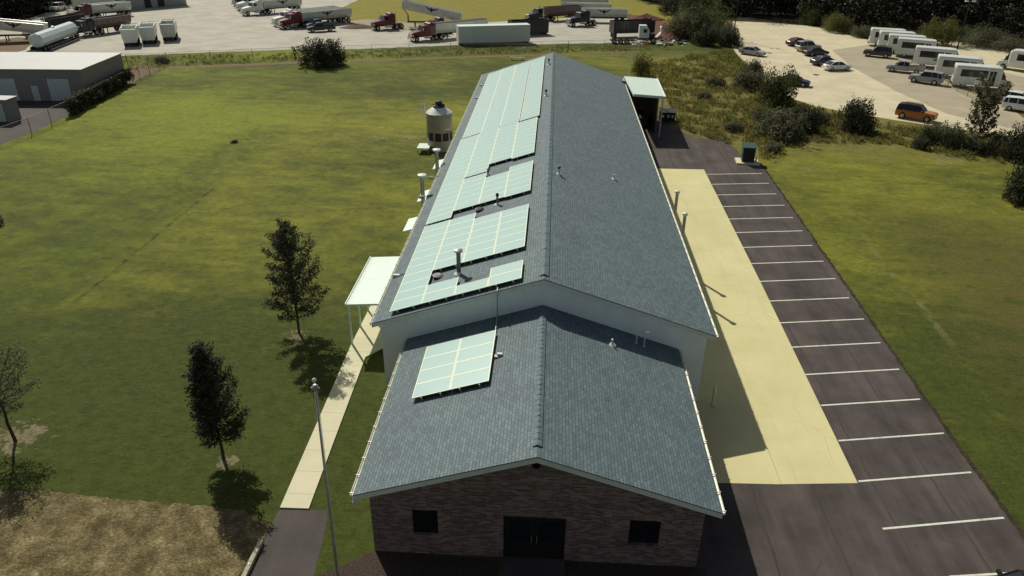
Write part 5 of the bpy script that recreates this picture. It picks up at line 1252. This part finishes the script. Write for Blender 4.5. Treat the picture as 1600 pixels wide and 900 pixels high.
# dismantled white cab and wheeled bogie
a, b = G(996, 67), G(1032, 63); d = b-a
t = thing('scrap_truck_cab', 'white dismantled truck cab with hood tipped open by the scrap', 'truck cab', (a.x+1.2, a.y+1, 0), 0)
mb = MB(); mb.loft([[(x, -1.0, .9), (x, 1.0, .9), (x, 1.0, 2.3), (x, .85, zt), (x, -.85, zt), (x, -1.0, 2.3)] for x, zt in ((-1.0, 3.2), (.4, 3.2), (.95, 2.3))]); fixn(mb.build('cab', M['white'], t, bevel=.04))
mb = MB(); mb.box(-.2, .5, -1.03, -1.003, 1.9, 2.6); mb.build('side_window', M['glass'], t)
mb = MB(); mb.loft([[(2.3, -.8, .9), (2.3, .8, .9), (2.5, .8, .95), (2.5, -.8, .95)], [(3.2, -.95, 1.9), (3.2, .95, 1.9), (3.45, .95, 2.0), (3.45, -.95, 2.0)], [(3.1, -.8, 2.9), (3.1, .8, 2.9), (3.3, .8, 3.0), (3.3, -.8, 3.0)]]); fixn(mb.build('hood', M['white'], t))
mb = MB(); mb.box(-1, 2.6, -.45, .45, .6, .85); mb.box(1.1, 2.1, -.4, .4, .85, 1.7); mb.build('engine_frame', M['frame'], t)
for y in (-1, 1): add_wheel(t, 1.8, y*.95, .5, .3)
t = thing('axle_bogie', 'dark wheeled bogie under the black container', 'axle bogie', G(972, 68), 0)
mb = MB(); mb.box(-2.4, 1.6, -.4, .4, .55, .75); mb.build('chassis', M['frame'], t)
for x in (-1.6, -.4, .8):
    for y in (-1, 1): add_wheel(t, x, y*.9, .5, .4)
# scrap pieces and soil heap
rnd = random.Random(77)
mb = MB()
for k in range(60):
    p = G(rnd.uniform(985, 1070), rnd.uniform(60, 72)); s = rnd.uniform(.15, .6); Mx = Matrix.Translation((p.x, p.y, s*.3)) @ Matrix.Rotation(rnd.random()*3, 4, 'Z') @ Matrix.Rotation(rnd.uniform(-.5, .5), 4, 'X')
    mb.box(-s, s, -s*.4, s*.4, -s*.2, s*.25, rnd.choice((0, 0, 1)), Mx)
o = mb.build('scrap_pile', [M['ventw'], M['frame']]); tag(o, 'scattered white and dark scrap pieces around the dismantled cab', 'scrap'); o['kind'] = 'stuff'
def heap(px, py, rx, ry, h, mat, label, seed, cat='soil heap'):
    rnd = random.Random(seed); c_ = G(px, py); n, m_ = 28, 7; vs = []; fs = []
    for j in range(m_+1):
        f = j/m_
        for i in range(n):
            a = 2*pi*i/n; k = (1-f)*(1+.18*sin(3*a+seed)+rnd.uniform(-.07, .07)); vs.append((cos(a)*rx*k, sin(a)*ry*k, h*(f**.8)*(1+rnd.uniform(-.08, .08)) if j else 0))
    for j in range(m_): fs += [(j*n+i, j*n+(i+1) % n, (j+1)*n+(i+1) % n, (j+1)*n+i) for i in range(n)]
    mb = MB(); mb.add(vs, fs); o = mb.build('soil_heap', mat, loc=c_); fixn(o); tag(o, label, cat); return o
heap(1048, 58, 3.4, 4.2, 1.7, M['redsoil'], 'reddish soil heap beside the scrap and thicket', 1)
heap(560, 43, 4.2, 2.2, .8, M['soil'], 'low brown soil heap left of the maroon truck', 2)
heap(1010, 30, 4., 3., 1.2, M['redsoil'], 'far reddish heap behind the black container', 3)
# steel beams lying on soil by right thicket
t = thing('steel_beam', 'thin pale beam leaning in the thicket beside the soil heap', 'beam', G(1070, 52)); mb = MB(); mb.box(-3.2, 3.2, -.1, .1, 0, .2, mat=Matrix.Rotation(-.5, 4, 'Z')); mb.box(-3.2, 3.2, -.15, .15, .2, .24, mat=Matrix.Rotation(-.5, 4, 'Z')); mb.build('beam', M['ventw'], t)
# lamp poles
def lamp(c_, h, label):
    t = thing('lamp_pole', label, 'lamp pole', c_, 0, 'lamp poles around the bus lot')
    mb = MB(); mb.tube((0, 0, 0), (0, 0, h), .13, .07, 10); mb.build('pole', M['door'], t)
    mb = MB(); mb.tube((-.6, 0, h*.78), (.6, 0, h*.78), .03, n=6); mb.build('arm', M['door'], t)
    for s in (-1, 1):
        mb = MB(); a, b = sorted((s*.35, s*.85)); mb.box(a, b, -.2, .2, h*.78-.15, h*.78+.02); mb.build('lamp_head', M['ventw'], t)
lamp(G(1145, 62), 14, 'dark lamp pole at the left corner of the bus lot')
lamp(G(1491, 92), 12.5, 'lamp pole with white heads rising behind the buses')
# sign post beside the vans, small things on the drive
t = thing('sign_post', 'white post-mounted notice board near the nearest minibus', 'sign', G(1521, 146)); mb = MB(); mb.tube((0, 0, 0), (0, 0, 1.1), .04, n=8); mb.build('post', M['steel'], t); mb = MB(); mb.box(-.3, .3, -.05, -.01, .9, 1.9); mb.build('board', M['ventw'], t)
for i, (px, py) in enumerate(((1202, 83), (1275, 117))):
    c_ = G(px, py); q = MB(); q.lathe([(.5, .0), (.5, .02)], n=18); o = q.build('manhole_cover', M['frame'], loc=(c_.x, c_.y, .012)); tag(o, ('rusty drain cover right of the silver sedan', 'drain cover in front of the white sedan')[i], 'drain cover')
t = thing('bench', 'low pale bench on the far lawn just beyond the hall roof', 'bench', G(808, 94), .05)
mb = MB(); mb.box(-1.2, 1.2, -.25, .25, .42, .5); mb.build('seat', M['wood'], t)
for s in (-1, 1): mb = MB(); mb.box(s*.9-.05, s*.9+.05, -.2, .2, 0, .42); mb.build('leg', M['frame'], t)
for o in bpy.data.objects:
    if 'worldspace' in o.keys(): del o['worldspace']
# close small leftovers
bpy.context.view_layer.update()
print('objects', len(bpy.data.objects), 'polys', sum(len(m.polygons) for m in bpy.data.meshes))
